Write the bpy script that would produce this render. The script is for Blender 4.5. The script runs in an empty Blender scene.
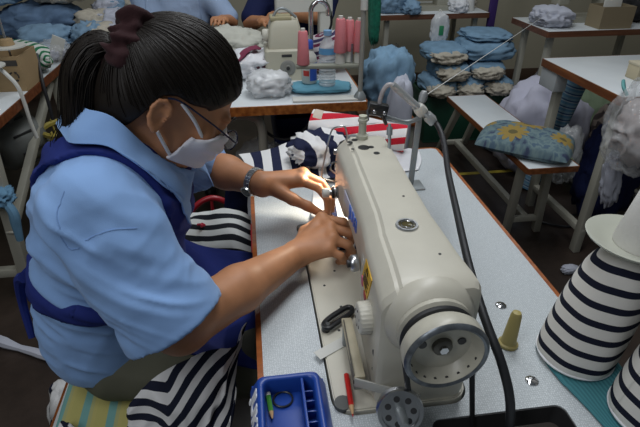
import bpy, bmesh, math, random
import numpy as np
from mathutils import Vector, Matrix
from mathutils.bvhtree import BVHTree
R = math.radians
SC = bpy.context.scene
COL = SC.collection
random.seed(4)

# ------------------------------------------------------------------ camera, world, lights
cam = bpy.data.objects.new('camera', bpy.data.cameras.new('camera')); COL.objects.link(cam)
cam.data.lens = 28.125; cam.data.sensor_width = 36; cam.data.clip_start = .02
cam.location = (0, 0, 1.34)
cam.rotation_euler = (R(90 - 31.2996), 0, R(-7.881))
SC.camera = cam
W = bpy.data.worlds.new('world'); SC.world = W; W.use_nodes = True
W.node_tree.nodes['Background'].inputs[0].default_value = (.80, .90, 1, 1)
W.node_tree.nodes['Background'].inputs[1].default_value = .075
SC.view_settings.view_transform = 'Standard'; SC.view_settings.look = 'None'
SC.view_settings.exposure = 0.0; SC.view_settings.gamma = 1
def area(name, loc, target, sx, sy, power, col=(1, 1, 1)):
    l = bpy.data.lights.new(name, 'AREA'); l.shape = 'RECTANGLE'; l.size = sx; l.size_y = sy; l.energy = power; l.color = col
    o = bpy.data.objects.new(name, l); COL.objects.link(o); o.location = loc
    o.rotation_euler = (Vector(target) - Vector(loc)).to_track_quat('-Z', 'Y').to_euler()
    return o
area('ceiling_tubes_row', (.5, 1.3, 2.75), (.35, 1.1, 0), .5, 1.6, 25, (.94, .97, 1))
area('ceiling_tubes_left', (-1.0, -.2, 2.6), (-.2, .8, .8), .5, 1.6, 16, (.95, .97, 1))
area('ceiling_tubes_far', (.2, 2.9, 2.75), (.1, 2.9, 0), 1.2, .4, 9, (.92, .97, 1))
area('ceiling_tubes_back', (1.9, 3.3, 2.75), (1.9, 3.2, 0), 1.2, .4, 5, (.92, .97, 1))

# ------------------------------------------------------------------ numpy noise
def _h(ix, iy, iz, s):
    h = (ix * 374761393 + iy * 668265263 + iz * 2147483 + s * 97531) & 0xffffffff
    h = ((h ^ (h >> 13)) * 1274126177) & 0xffffffff
    return ((h ^ (h >> 16)) & 0xffff) / 32767.5 - 1
def vnoise(P, s=0):
    P = np.asarray(P, float); i = np.floor(P).astype(np.int64); f = P - i; f = f * f * f * (f * (f * 6 - 15) + 10)
    r = 0
    for a in (0, 1):
        for b in (0, 1):
            for c in (0, 1):
                w = (f[..., 0] if a else 1 - f[..., 0]) * (f[..., 1] if b else 1 - f[..., 1]) * (f[..., 2] if c else 1 - f[..., 2])
                r = r + w * _h(i[..., 0] + a, i[..., 1] + b, i[..., 2] + c, s)
    return r
def fbm(P, s=0, o=3):
    P = np.asarray(P, float); r = 0; a = 1
    for k in range(o): r = r + a * vnoise(P * 2 ** k + 7.3 * k, s + k); a *= .5
    return r
def ridge(P, s=0):   # soft fold crests
    a = vnoise(P, s); b = vnoise(np.asarray(P) * 2.1, s + 5); sf = lambda n: 1 - 2 * (np.sqrt(n * n + .012) - .1)
    return sf(a) * .7 + .3 * sf(b)

# ------------------------------------------------------------------ materials
MATS = {}
def principled(name, col, rough=.6, metal=0., spec=.5, bump=0., bscale=200., var=0., vscale=8., trans=0., alpha=1., sheen=0., coat=0.):
    if name in MATS: return MATS[name]
    m = bpy.data.materials.new(name); m.use_nodes = True; nt = m.node_tree; N = nt.nodes; L = nt.links
    b = N['Principled BSDF']; c = (*col, 1)
    b.inputs['Base Color'].default_value = c; b.inputs['Roughness'].default_value = rough; b.inputs['Metallic'].default_value = metal
    b.inputs['Specular IOR Level'].default_value = spec; b.inputs['Transmission Weight'].default_value = trans
    b.inputs['Alpha'].default_value = alpha; b.inputs['Sheen Weight'].default_value = sheen; b.inputs['Coat Weight'].default_value = coat
    tc = N.new('ShaderNodeTexCoord')
    if var:
        n = N.new('ShaderNodeTexNoise'); n.inputs['Scale'].default_value = vscale; n.inputs['Detail'].default_value = 5
        L.new(tc.outputs['Object'], n.inputs['Vector'])
        r = N.new('ShaderNodeValToRGB'); e = r.color_ramp.elements
        e[0].position = .3; e[1].position = .7
        e[0].color = tuple(max(0, x * (1 - var)) for x in col) + (1,); e[1].color = tuple(min(1, x * (1 + var)) for x in col) + (1,)
        L.new(n.outputs['Fac'], r.inputs['Fac']); L.new(r.outputs['Color'], b.inputs['Base Color'])
    if bump:
        n = N.new('ShaderNodeTexNoise'); n.inputs['Scale'].default_value = bscale; n.inputs['Detail'].default_value = 3
        L.new(tc.outputs['Object'], n.inputs['Vector'])
        bp = N.new('ShaderNodeBump'); bp.inputs['Strength'].default_value = bump; bp.inputs['Distance'].default_value = .002
        L.new(n.outputs['Fac'], bp.inputs['Height']); L.new(bp.outputs['Normal'], b.inputs['Normal'])
    MATS[name] = m; return m
def stripe(name, stops, period, axis='Y', rough=.85, wob=0.0):
    """stripes along the cloth's own UV (metres); stops = [(pos, colour), ...]"""
    if name in MATS: return MATS[name]
    m = bpy.data.materials.new(name); m.use_nodes = True; nt = m.node_tree; N = nt.nodes; L = nt.links; b = N['Principled BSDF']
    b.inputs['Roughness'].default_value = rough; b.inputs['Specular IOR Level'].default_value = .25
    uv = N.new('ShaderNodeUVMap'); uv.uv_map = 'UVMap'; sp = N.new('ShaderNodeSeparateXYZ'); L.new(uv.outputs[0], sp.inputs[0])
    mu = N.new('ShaderNodeMath'); mu.operation = 'MULTIPLY'; mu.inputs[1].default_value = 1 / period; L.new(sp.outputs[axis], mu.inputs[0])
    fr = N.new('ShaderNodeMath'); fr.operation = 'FRACT'; L.new(mu.outputs[0], fr.inputs[0])
    r = N.new('ShaderNodeValToRGB'); r.color_ramp.interpolation = 'CONSTANT'; e = r.color_ramp.elements
    while len(e) < len(stops): e.new(.5)
    for k, (p, c) in enumerate(stops): e[k].position = p; e[k].color = (*c, 1)
    L.new(fr.outputs[0], r.inputs['Fac']); L.new(r.outputs['Color'], b.inputs['Base Color'])
    n = N.new('ShaderNodeTexNoise'); n.inputs['Scale'].default_value = 900; tc = N.new('ShaderNodeTexCoord'); L.new(tc.outputs['Object'], n.inputs['Vector'])
    bp = N.new('ShaderNodeBump'); bp.inputs['Strength'].default_value = .25; bp.inputs['Distance'].default_value = .001
    L.new(n.outputs['Fac'], bp.inputs['Height']); L.new(bp.outputs['Normal'], b.inputs['Normal'])
    MATS[name] = m; return m
def wood(name, a, b_, rough=.4, scale=(3, 40, 40)):
    if name in MATS: return MATS[name]
    m = bpy.data.materials.new(name); m.use_nodes = True; nt = m.node_tree; N = nt.nodes; L = nt.links; b = N['Principled BSDF']
    b.inputs['Roughness'].default_value = rough
    tc = N.new('ShaderNodeTexCoord'); mp = N.new('ShaderNodeMapping'); mp.inputs['Scale'].default_value = scale
    n = N.new('ShaderNodeTexNoise'); n.inputs['Scale'].default_value = 1.5; n.inputs['Detail'].default_value = 6
    L.new(tc.outputs['Object'], mp.inputs[0]); L.new(mp.outputs[0], n.inputs['Vector'])
    r = N.new('ShaderNodeValToRGB'); e = r.color_ramp.elements; e[0].position = .35; e[1].position = .68; e[0].color = (*a, 1); e[1].color = (*b_, 1)
    L.new(n.outputs['Fac'], r.inputs['Fac']); L.new(r.outputs['Color'], b.inputs['Base Color']); MATS[name] = m; return m
def laminate(name, a, b_, rough=.38, scale=260):
    if name in MATS: return MATS[name]
    m = bpy.data.materials.new(name); m.use_nodes = True; nt = m.node_tree; N = nt.nodes; L = nt.links; b = N['Principled BSDF']
    b.inputs['Roughness'].default_value = rough
    tc = N.new('ShaderNodeTexCoord')
    def wav(dirn):
        w = N.new('ShaderNodeTexWave'); w.bands_direction = dirn; w.inputs['Scale'].default_value = scale * .35; w.inputs['Distortion'].default_value = 6
        w.inputs['Detail'].default_value = 2; w.inputs['Detail Scale'].default_value = 3; L.new(tc.outputs['Object'], w.inputs['Vector']); return w
    w1 = wav('X'); w2 = wav('Y')
    mx = N.new('ShaderNodeMath'); mx.operation = 'MULTIPLY'; L.new(w1.outputs['Fac'], mx.inputs[0]); L.new(w2.outputs['Fac'], mx.inputs[1])
    r = N.new('ShaderNodeValToRGB'); e = r.color_ramp.elements; e[0].color = (*a, 1); e[1].color = (*b_, 1); e[0].position = .1; e[1].position = .6
    L.new(mx.outputs[0], r.inputs['Fac']); L.new(r.outputs['Color'], b.inputs['Base Color'])
    MATS[name] = m; return m
M = principled
CREAM = M('machine_cream', (.56, .535, .45), .38, var=.06, vscale=14, bump=.05, bscale=300)
CREAM2 = M('dial_cream', (.60, .58, .50), .4)
STEEL = M('brushed_steel', (.55, .56, .57), .28, 1.)
CHROME = M('chrome', (.75, .75, .76), .12, 1.)
GREYM = M('grey_painted_metal', (.30, .33, .34), .4, .4)
BLACK = M('black_plastic', (.012, .013, .015), .4)
RUBBER = M('black_rubber', (.014, .015, .018), .5)
DARK = M('dark_iron', (.03, .03, .032), .5)
LAM = laminate('speckled_laminate', (.44, .48, .50), (.62, .66, .68))
LAMW = M('white_laminate', (.66, .70, .72), .3, var=.04)
EDGE = wood('orange_wood_edge', (.20, .055, .012), (.42, .15, .035), .3, (40, 3, 40))
EDGEX = wood('orange_wood_edge_long', (.22, .055, .012), (.38, .115, .022), .3, (3, 40, 40))
EDGED = wood('brown_orange_edge', (.12, .035, .010), (.24, .085, .028), .35, (40, 3, 40))
LEG = M('cream_leg_paint', (.38, .37, .31), .45, var=.08)
SKIN = M('skin', (.47, .215, .105), .5, spec=.4, var=.10, vscale=30, bump=.08, bscale=600)
SHIRT = M('light_blue_shirt', (.25, .42, .74), .8, spec=.2, bump=.15, bscale=900, var=.03, vscale=20, sheen=.1)
NAVY = M('navy_apron_cloth', (.018, .030, .17), .85, spec=.2, bump=.15, bscale=900)
NAVYBG = M('dark_navy_cloth', (.012, .018, .07), .85, spec=.2)
WHITEC = M('white_cloth', (.72, .73, .76), .85, spec=.2, bump=.1, bscale=700)
CREAMC = M('cream_lining_cloth', (.50, .46, .38), .9, spec=.2, var=.12, vscale=30)
BLUEC = M('light_blue_cloth', (.21, .33, .46), .9, spec=.2, var=.12, vscale=25)
BLUED = M('mid_blue_cloth', (.12, .19, .30), .9, spec=.2, var=.15, vscale=25)
WHITEG = M('white_garment_cloth', (.50, .52, .60), .9, spec=.2, var=.06)
PANTS = M('olive_trousers', (.13, .13, .095), .85, spec=.2, bump=.1, bscale=800)
HAIR = M('black_hair', (.010, .007, .005), .5, spec=.3)
HAIRS = M('hair_strand', (.010, .007, .005), .45, spec=.28)
PAPER = M('white_paper', (.62, .62, .58), .8)
PLASTW = M('white_plastic', (.62, .62, .57), .4)
CARD = M('cardboard', (.36, .25, .13), .85, var=.06, vscale=12)
def clear(name, col, alpha, rough=.15, bump=.6):
    m = M(name, col, rough, spec=.8, alpha=alpha, bump=bump, bscale=40); return m
BAG = clear('clear_plastic_film', (.80, .82, .84), .28, .10, .9)
BAGW = clear('white_plastic_film', (.80, .82, .84), .72, .3)
STR = stripe('navy_white_stripe', [(0, (.74, .74, .74)), (.54, (.012, .015, .04))], .034)
STRB = stripe('navy_white_broad_stripe', [(0, (.74, .74, .74)), (.5, (.012, .016, .05))], .050)
STRN = stripe('navy_white_narrow_stripe', [(0, (.70, .71, .70)), (.55, (.012, .015, .035))], .0285)
STRC = stripe('navy_band_cream_stripe', [(0, (.70, .68, .64)), (.62, (.008, .010, .025))], .0262)

# ------------------------------------------------------------------ object helpers
WL = {}
def prop(o, label=None, cat=None, group=None, kind=None):
    if label: o['label'] = label
    if cat: o['category'] = cat
    if group: o['group'] = group
    if kind: o['kind'] = kind
    return o
def thing(name, loc, label, cat, group=None):
    o = bpy.data.objects.new(name, None); COL.objects.link(o); o.location = loc; o.empty_display_size = .05
    WL[o.name] = Vector(loc); return prop(o, label, cat, group)
def attach(o, parent):
    COL.objects.link(o)
    if parent is not None:
        o.parent = parent; o.location = -WL[parent.name]; WL[o.name] = Vector((0, 0, 0))
    else:
        me = o.data; n = len(me.vertices); co = np.empty(n * 3, np.float32); me.vertices.foreach_get('co', co); co = co.reshape(-1, 3)
        c = (co.min(0) + co.max(0)) / 2; c[2] = co[:, 2].min()
        me.vertices.foreach_set('co', (co - c).ravel()); me.update(); o.location = [float(v) for v in c]; WL[o.name] = Vector(o.location)
    return o
def finish(me, smooth=40):
    if smooth:
        me.polygons.foreach_set('use_smooth', [True] * len(me.polygons))
        if smooth < 180: me.set_sharp_from_angle(angle=R(smooth))
    me.update()
def mesh_obj(name, V, F, mat, parent=None, smooth=40, uv=None, label=None):
    me = bpy.data.meshes.new(name); me.from_pydata([tuple(map(float, v)) for v in V], [], [tuple(map(int, f)) for f in F]); me.materials.append(mat)
    if uv is not None:
        l = me.uv_layers.new(name='UVMap'); vi = np.empty(len(me.loops), np.int32); me.loops.foreach_get('vertex_index', vi)
        l.data.foreach_set('uv', np.asarray(uv, np.float32)[vi].ravel())
    finish(me, smooth); o = bpy.data.objects.new(name, me); attach(o, parent)
    if label: o['label'] = label
    return o
class MB:
    def __init__(s): s.V = []; s.F = []
    def add(s, V, F):
        k = len(s.V); s.V += [tuple(v) for v in V]; s.F += [tuple(i + k for i in f) for f in F]; return s
    def box(s, lo, hi, bev=0., M_=None, seg=2):
        bm = bmesh.new(); bmesh.ops.create_cube(bm, size=1); c = [(a + b) / 2 for a, b in zip(lo, hi)]; d = [b - a for a, b in zip(lo, hi)]
        for v in bm.verts: v.co = Vector((c[i] + v.co[i] * d[i] for i in range(3)))
        if bev: bmesh.ops.bevel(bm, geom=bm.edges[:], offset=bev, segments=seg, profile=.5, affect='EDGES')
        if M_ is not None: bmesh.ops.transform(bm, matrix=M_, verts=bm.verts)
        bm.verts.index_update(); s.add([v.co.copy() for v in bm.verts], [[v.index for v in f.verts] for f in bm.faces]); bm.free(); return s
    def bar(s, a, b, w, h, bev=.002, up=(0, 0, 1)):
        a = Vector(a); b = Vector(b); d = b - a; z = d.normalized(); u = Vector(up)
        if abs(z.dot(u)) > .95: u = Vector((1, 0, 0))
        x = u.cross(z).normalized(); y = z.cross(x)
        Mx = Matrix((x, y, z)).transposed().to_4x4(); Mx.translation = a
        return s.box((-w / 2, -h / 2, 0), (w / 2, h / 2, d.length), bev, Mx)
    def tube(s, pts, r, n=8, closed=False, sub=0, cap=True):
        P = np.array([tuple(p) for p in pts], float)
        if sub: P = smooth_path(P, sub, closed)
        m = len(P); rr = np.interp(np.linspace(0, 1, m), np.linspace(0, 1, len(r)), r) if hasattr(r, '__len__') else np.full(m, r)
        T = np.gradient(P, axis=0) if not closed else np.roll(P, -1, 0) - np.roll(P, 1, 0)
        T /= np.linalg.norm(T, axis=1)[:, None] + 1e-12
        ref = np.array([0, 0, 1.]) if abs(T[0][2]) < .9 else np.array([1., 0, 0])
        Nn = ref - T[0] * (ref @ T[0]); Nn /= np.linalg.norm(Nn); V = []; F = []
        for i in range(m):
            Nn = Nn - T[i] * (Nn @ T[i]); Nn /= np.linalg.norm(Nn); B = np.cross(T[i], Nn)
            for k in range(n):
                a = 2 * math.pi * k / n; V.append(P[i] + rr[i] * (math.cos(a) * Nn + math.sin(a) * B))
        for i in range(m if closed else m - 1):
            for k in range(n):
                a = i * n + k; b = i * n + (k + 1) % n; c = ((i + 1) % m) * n
                F.append((a, b, c + (k + 1) % n, c + k))
        if cap and not closed: F.append(tuple(range(n - 1, -1, -1))); F.append(tuple((m - 1) * n + k for k in range(n)))
        return s.add(V, F)
    def lathe(s, prof, o=(0, 0, 0), ax=(0, 0, 1), n=32):
        z = Vector(ax).normalized(); u = Vector((1, 0, 0)) if abs(z.x) < .9 else Vector((0, 1, 0)); x = (u - z * u.dot(z)).normalized(); y = z.cross(x); o = Vector(o)
        V = []; F = []
        for (r, h) in prof:
            for k in range(n):
                a = 2 * math.pi * k / n; V.append(o + z * h + (x * math.cos(a) + y * math.sin(a)) * max(r, 1e-5))
        for i in range(len(prof) - 1):
            for k in range(n): F.append((i * n + k, i * n + (k + 1) % n, (i + 1) * n + (k + 1) % n, (i + 1) * n + k))
        if prof[0] != prof[-1]: F.append(tuple(range(n - 1, -1, -1))); F.append(tuple((len(prof) - 1) * n + k for k in range(n)))
        return s.add(V, F)
    def prism(s, poly, z0, z1, bev=0., M_=None):
        bm = bmesh.new(); a = [bm.verts.new((x, y, z0)) for x, y in poly]; f = bm.faces.new(a)
        r = bmesh.ops.extrude_face_region(bm, geom=[f]); vs = [g for g in r['geom'] if isinstance(g, bmesh.types.BMVert)]
        bmesh.ops.translate(bm, verts=vs, vec=(0, 0, z1 - z0)); bmesh.ops.recalc_face_normals(bm, faces=bm.faces)
        if bev: bmesh.ops.bevel(bm, geom=[e for e in bm.edges if abs(e.verts[0].co.z - e.verts[1].co.z) < 1e-6], offset=bev, segments=2, affect='EDGES')
        if M_ is not None: bmesh.ops.transform(bm, matrix=M_, verts=bm.verts)
        bm.verts.index_update(); s.add([v.co.copy() for v in bm.verts], [[v.index for v in f.verts] for f in bm.faces]); bm.free(); return s
    def ell(s, c, r, M_=None, n=16):
        V = []; F = []
        for i in range(n + 1):
            t = math.pi * i / n
            for k in range(2 * n):
                p = math.pi * k / n; v = Vector((r[0] * math.sin(t) * math.cos(p), r[1] * math.sin(t) * math.sin(p), r[2] * math.cos(t)))
                if M_ is not None: v = M_ @ v
                V.append(v + Vector(c))
        for i in range(n):
            for k in range(2 * n): F.append((i * 2 * n + k, (i + 1) * 2 * n + k, (i + 1) * 2 * n + (k + 1) % (2 * n), i * 2 * n + (k + 1) % (2 * n)))
        return s.add(V, F)
    def build(s, name, mat, parent=None, smooth=40, label=None): return mesh_obj(name, s.V, s.F, mat, parent, smooth, None, label)
def smooth_path(P, sub, closed=False):
    P = np.asarray(P, float); n = len(P); out = []
    for i in range(n if closed else n - 1):
        g = (lambda k: P[k % n]) if closed else (lambda k: P[min(max(k, 0), n - 1)])
        a, b, c, d = g(i - 1), g(i), g(i + 1), g(i + 2)
        for k in range(sub):
            t = k / sub; out.append(.5 * (2 * b + (c - a) * t + (2 * a - 5 * b + 4 * c - d) * t * t + (3 * b - a - 3 * c + d) * t ** 3))
    if not closed: out.append(P[-1])
    return np.array(out)
def rrect(x0, x1, y0, y1, r, n=5):
    out = []
    for cx, cy, a0 in ((x1 - r, y1 - r, 0), (x0 + r, y1 - r, 90), (x0 + r, y0 + r, 180), (x1 - r, y0 + r, 270)):
        for k in range(n + 1): a = R(a0 + 90 * k / n); out.append((cx + r * math.cos(a), cy + r * math.sin(a)))
    return out
def loft(name, rings, mat, parent=None, smooth=35, caps=True):
    n = len(rings[0]); V = [p for r in rings for p in r]; F = []
    for i in range(len(rings) - 1):
        for k in range(n): F.append((i * n + k, i * n + (k + 1) % n, (i + 1) * n + (k + 1) % n, (i + 1) * n + k))
    if caps: F.append(tuple(range(n - 1, -1, -1))); F.append(tuple((len(rings) - 1) * n + k for k in range(n)))
    o = mesh_obj(name, V, F, mat, parent, 0)
    bm = bmesh.new(); bm.from_mesh(o.data); bmesh.ops.recalc_face_normals(bm, faces=bm.faces); bm.to_mesh(o.data); bm.free(); finish(o.data, smooth); return o
def net(C, nu, nv):
    C = np.array(C, float); A = np.stack([smooth_path(C[i], 12) for i in range(C.shape[0])]); B = np.stack([smooth_path(A[:, j], 12) for j in range(A.shape[1])], 1)
    iu = np.linspace(0, B.shape[0] - 1, nu); iv = np.linspace(0, B.shape[1] - 1, nv)
    def lerp(X, t, ax):
        i = np.minimum(t.astype(int), X.shape[ax] - 2); f = (t - i); sh = [1, 1, 1]; sh[ax] = -1; f = f.reshape(sh)
        return np.take(X, i, ax) * (1 - f) + np.take(X, i + 1, ax) * f
    return lerp(lerp(B, iu, 0), iv, 1)
def gnormal(P):
    n = np.cross(np.gradient(P, axis=0), np.gradient(P, axis=1)); return n / (np.linalg.norm(n, axis=2)[..., None] + 1e-9)
def cloth(name, P, mat, parent=None, thick=.002, amp=0., freq=(14, 14), seed=0, zmin=None, label=None, swap=False, chev=None):
    """P (nu,nv,3): a sheet of cloth with folds; UV in metres"""
    nu, nv = P.shape[:2]
    u = np.concatenate([[0], np.cumsum(np.linalg.norm(np.diff(P, axis=0), axis=2).mean(1))]); v = np.concatenate([[0], np.cumsum(np.linalg.norm(np.diff(P, axis=1), axis=2).mean(0))])
    U, Vv = np.meshgrid(u, v, indexing='ij')
    if amp:
        q = np.stack([U * freq[0], Vv * freq[1], np.full_like(U, seed * 3.7)], 2); q = q + .35 * np.stack([vnoise(q * .7 + 9, seed), vnoise(q * .7 + 31, seed + 1), U * 0], 2)
        P = P + gnormal(P) * (amp * (ridge(q, seed) - .1))[..., None]
    if zmin is not None: P = P.copy(); P[..., 2] = np.maximum(P[..., 2], zmin)
    if chev: (U, Vv) = (U + chev[0] * np.abs(Vv - chev[1]), Vv) if swap else (U, Vv + chev[0] * np.abs(U - chev[1]))
    uv = np.stack([Vv, U] if swap else [U, Vv], 2).reshape(-1, 2)
    F = [(i * nv + j, (i + 1) * nv + j, (i + 1) * nv + j + 1, i * nv + j + 1) for i in range(nu - 1) for j in range(nv - 1)]
    o = mesh_obj(name, P.reshape(-1, 3), F, mat, parent, 180, uv, label)
    if thick:
        md = o.modifiers.new('cloth_thickness', 'SOLIDIFY'); md.thickness = thick; md.offset = -1
    return o
def bundle_geo(c, size, rz=0., tilt=0., seed=0, amp=.12, sq=2.6, fr=3.2, nu=40, nv=30, zmin=None, stretch=(1, 1, 1)):
    """a heaped or folded soft lump: superellipsoid with folds"""
    t = np.linspace(.0, math.pi, nv); p = np.linspace(0, 2 * math.pi, nu, endpoint=False); T, Pp = np.meshgrid(t, p, indexing='ij')
    D = np.stack([np.cos(T), np.sin(T) * np.cos(Pp), np.sin(T) * np.sin(Pp)], 2)
    rad = (np.abs(D) ** sq).sum(2) ** (-1 / sq)
    q = D * fr * np.array(stretch) + seed * 11.3
    q = q + .5 * np.stack([vnoise(q * .8 + 3, seed), vnoise(q * .8 + 17, seed), vnoise(q * .8 + 29, seed)], 2)
    rad = rad * (1 + amp * (ridge(q, seed) - .3) + amp * .45 * vnoise(q * 2.0, seed + 3))
    V = D * rad[..., None] * np.array(size) * .5
    Mx = np.array(Matrix.Rotation(rz, 3, 'Z') @ Matrix.Rotation(tilt, 3, 'Y')); V = V @ Mx.T + np.array(c)
    if zmin is not None: V[..., 2] = np.maximum(V[..., 2], zmin)
    uv = np.stack([Pp / (2 * math.pi) * (size[1] + size[2]) * 1.6, T / math.pi * size[0] * 1.2], 2)
    F = []
    for i in range(nv - 1):
        for k in range(nu): F.append((i * nu + k, (i + 1) * nu + k, (i + 1) * nu + (k + 1) % nu, i * nu + (k + 1) % nu))
    return V.reshape(-1, 3), F, uv.reshape(-1, 2)
def bundle(name, c, size, mat, parent=None, label=None, **kw):
    V, F, uv = bundle_geo(c, size, **kw); return mesh_obj(name, V, F, mat, parent, 180, uv, label)
def text(name, s, size, loc, X, Y, mat, parent, ext=.0006, align='CENTER', bold=0):
    cu = bpy.data.curves.new(name, 'FONT'); cu.body = s; cu.size = size; cu.extrude = ext; cu.align_x = align; cu.align_y = 'CENTER'; cu.offset = bold
    t = bpy.data.objects.new(name + '_curve', cu); COL.objects.link(t); bpy.context.view_layer.update()
    me = bpy.data.meshes.new_from_object(t.evaluated_get(bpy.context.evaluated_depsgraph_get())); bpy.data.objects.remove(t); bpy.data.curves.remove(cu)
    X = Vector(X).normalized(); Y = Vector(Y).normalized(); Z = X.cross(Y); Mx = Matrix((X, Y, Z)).transposed().to_4x4(); Mx.translation = Vector(loc); me.transform(Mx)
    me.materials.clear(); me.materials.append(mat); o = bpy.data.objects.new(name, me); return attach(o, parent)
def copy_tree(o, delta, rz=0, parent=None):
    c = o.copy(); COL.objects.link(c)
    if parent is None: c.location = Vector(o.location) + Vector(delta); c.rotation_euler.z += rz
    else: c.parent = parent
    for ch in list(o.children): copy_tree(ch, (0, 0, 0), 0, c)
    return c

# ------------------------------------------------------------------ implicit surfaces (bodies and clothes)
def axis_(*segs):
    out = [segs[0][0]]
    for a, b, st in segs:
        n = max(1, int(round((b - a) / st))); out += list(np.linspace(a, b, n + 1)[1:])
    return np.array(out, np.float32)
class Field:
    def __init__(s, xs, ys, zs): s.xs, s.ys, s.zs = xs, ys, zs; s.F = np.full((len(xs), len(ys), len(zs)), .5, np.float32)
    def copy(s): f = Field.__new__(Field); f.xs, f.ys, f.zs = s.xs, s.ys, s.zs; f.F = s.F.copy(); return f
    def grid(s, sl=None):
        a, b, c = sl or (slice(None),) * 3; return s.xs[a][:, None, None], s.ys[b][None, :, None], s.zs[c][None, None, :]
    def _sl(s, lo, hi):
        return tuple(slice(max(0, int(np.searchsorted(ax, lo[i])) - 1), int(np.searchsorted(ax, hi[i])) + 1) for i, ax in enumerate((s.xs, s.ys, s.zs)))
    def op(s, prim, k=.01, mode='u'):
        fn, lo, hi = prim; m = k + .03; sl = s._sl([v - m for v in lo], [v + m for v in hi]); X, Y, Z = s.grid(sl)
        if 0 in [q.size for q in (X, Y, Z)]: return s
        d = fn(X, Y, Z).astype(np.float32); A = s.F[sl]
        if mode == 'u': h = np.maximum(k - np.abs(A - d), 0) / max(k, 1e-6); s.F[sl] = np.minimum(A, d) - h * h * k * .25
        else: d = -d; h = np.maximum(k - np.abs(A - d), 0) / max(k, 1e-6); s.F[sl] = np.maximum(A, d) + h * h * k * .25
        return s
    def mesh(s):
        F = s.F; S = F < 0
        c = [S[a:S.shape[0] - 1 + a, b:S.shape[1] - 1 + b, d:S.shape[2] - 1 + d] for a in (0, 1) for b in (0, 1) for d in (0, 1)]
        anyv = c[0].copy(); allv = c[0].copy()
        for q in c[1:]: anyv |= q; allv &= q
        act = anyv & ~allv; I = np.argwhere(act); idx = np.full(act.shape, -1, np.int32); idx[act] = np.arange(len(I))
        val = {}
        for a in (0, 1):
            for b in (0, 1):
                for d in (0, 1): val[a, b, d] = F[I[:, 0] + a, I[:, 1] + b, I[:, 2] + d]
        acc = np.zeros((len(I), 3)); cnt = np.zeros(len(I))
        for p in val:
            for ax in range(3):
                if p[ax] == 0:
                    q = list(p); q[ax] = 1; q = tuple(q); va, vb = val[p], val[q]; cr = (va < 0) != (vb < 0); t = np.where(cr, va / (va - vb + 1e-12), 0)
                    pos = np.tile(np.array(p, float), (len(I), 1)); pos[:, ax] = t; acc += np.where(cr[:, None], pos, 0); cnt += cr
        L = acc / np.maximum(cnt, 1)[:, None]; V = np.empty((len(I), 3))
        for ax, g in enumerate((s.xs, s.ys, s.zs)): V[:, ax] = g[I[:, ax]] * (1 - L[:, ax]) + g[I[:, ax] + 1] * L[:, ax]
        Q = []
        for ax in range(3):
            o1, o2 = [(1, 2), (2, 0), (0, 1)][ax]
            sl0 = [slice(1, -1)] * 3; sl1 = [slice(1, -1)] * 3; sl0[ax] = slice(0, -1); sl1[ax] = slice(1, None)
            A = S[tuple(sl0)]; B = S[tuple(sl1)]; E = np.argwhere(A != B)
            if not len(E): continue
            ins = A[E[:, 0], E[:, 1], E[:, 2]]; E = E + 1; E[:, ax] -= 1
            def at(d1, d2): q = E.copy(); q[:, o1] -= d1; q[:, o2] -= d2; return idx[q[:, 0], q[:, 1], q[:, 2]]
            f = np.stack([at(1, 1), at(0, 1), at(0, 0), at(1, 0)], 1); f = np.where(ins[:, None], f, f[:, ::-1]); Q.append(f)
        Q = np.concatenate(Q); return V, Q[(Q >= 0).all(1)]
def rc(a, b, ra, rb):
    a = np.array(a, np.float32); b = np.array(b, np.float32); d = b - a; L2 = max(float(d @ d), 1e-12); m = max(ra, rb)
    def fn(X, Y, Z):
        px, py, pz = X - a[0], Y - a[1], Z - a[2]; t = np.clip((px * d[0] + py * d[1] + pz * d[2]) / L2, 0, 1)
        return np.sqrt((px - t * d[0]) ** 2 + (py - t * d[1]) ** 2 + (pz - t * d[2]) ** 2) - (ra + (rb - ra) * t)
    return fn, np.minimum(a, b) - m, np.maximum(a, b) + m
def el(c, r, rot=None):
    c = np.array(c, np.float32); r = np.array(r, np.float32); Rm = np.eye(3) if rot is None else np.array(rot); m = float(r.max())
    def fn(X, Y, Z):
        p = (X - c[0], Y - c[1], Z - c[2]); q = [p[0] * Rm[0, i] + p[1] * Rm[1, i] + p[2] * Rm[2, i] for i in range(3)]
        k0 = np.sqrt(sum((q[i] / r[i]) ** 2 for i in range(3))); k1 = np.sqrt(sum((q[i] / r[i] ** 2) ** 2 for i in range(3)))
        return k0 * (k0 - 1) / np.maximum(k1, 1e-6)
    return fn, c - m, c + m
def chain(f, pts, rad, k=.006):
    for i in range(len(pts) - 1): f.op(rc(pts[i], pts[i + 1], rad[i], rad[i + 1]), k)
def sdf_obj(name, f, mat, parent, disp=None, label=None, relax=1):
    V, Q = f.mesh()
    for _ in range(relax):   # one umbrella smoothing step
        acc = np.zeros_like(V); n = np.zeros(len(V))
        for a, b in ((0, 1), (1, 2), (2, 3), (3, 0)):
            np.add.at(acc, Q[:, a], V[Q[:, b]]); np.add.at(acc, Q[:, b], V[Q[:, a]]); np.add.at(n, Q[:, a], 1); np.add.at(n, Q[:, b], 1)
        V = V * .4 + .6 * acc / np.maximum(n, 1)[:, None]
    if disp is not None:
        N = np.zeros_like(V); fn = np.cross(V[Q[:, 2]] - V[Q[:, 0]], V[Q[:, 3]] - V[Q[:, 1]])
        for a in range(4): np.add.at(N, Q[:, a], fn)
        N /= np.linalg.norm(N, axis=1)[:, None] + 1e-12; V = V + N * disp(V)[:, None]
    return mesh_obj(name, V, Q, mat, parent, 180, None, label)

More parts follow.
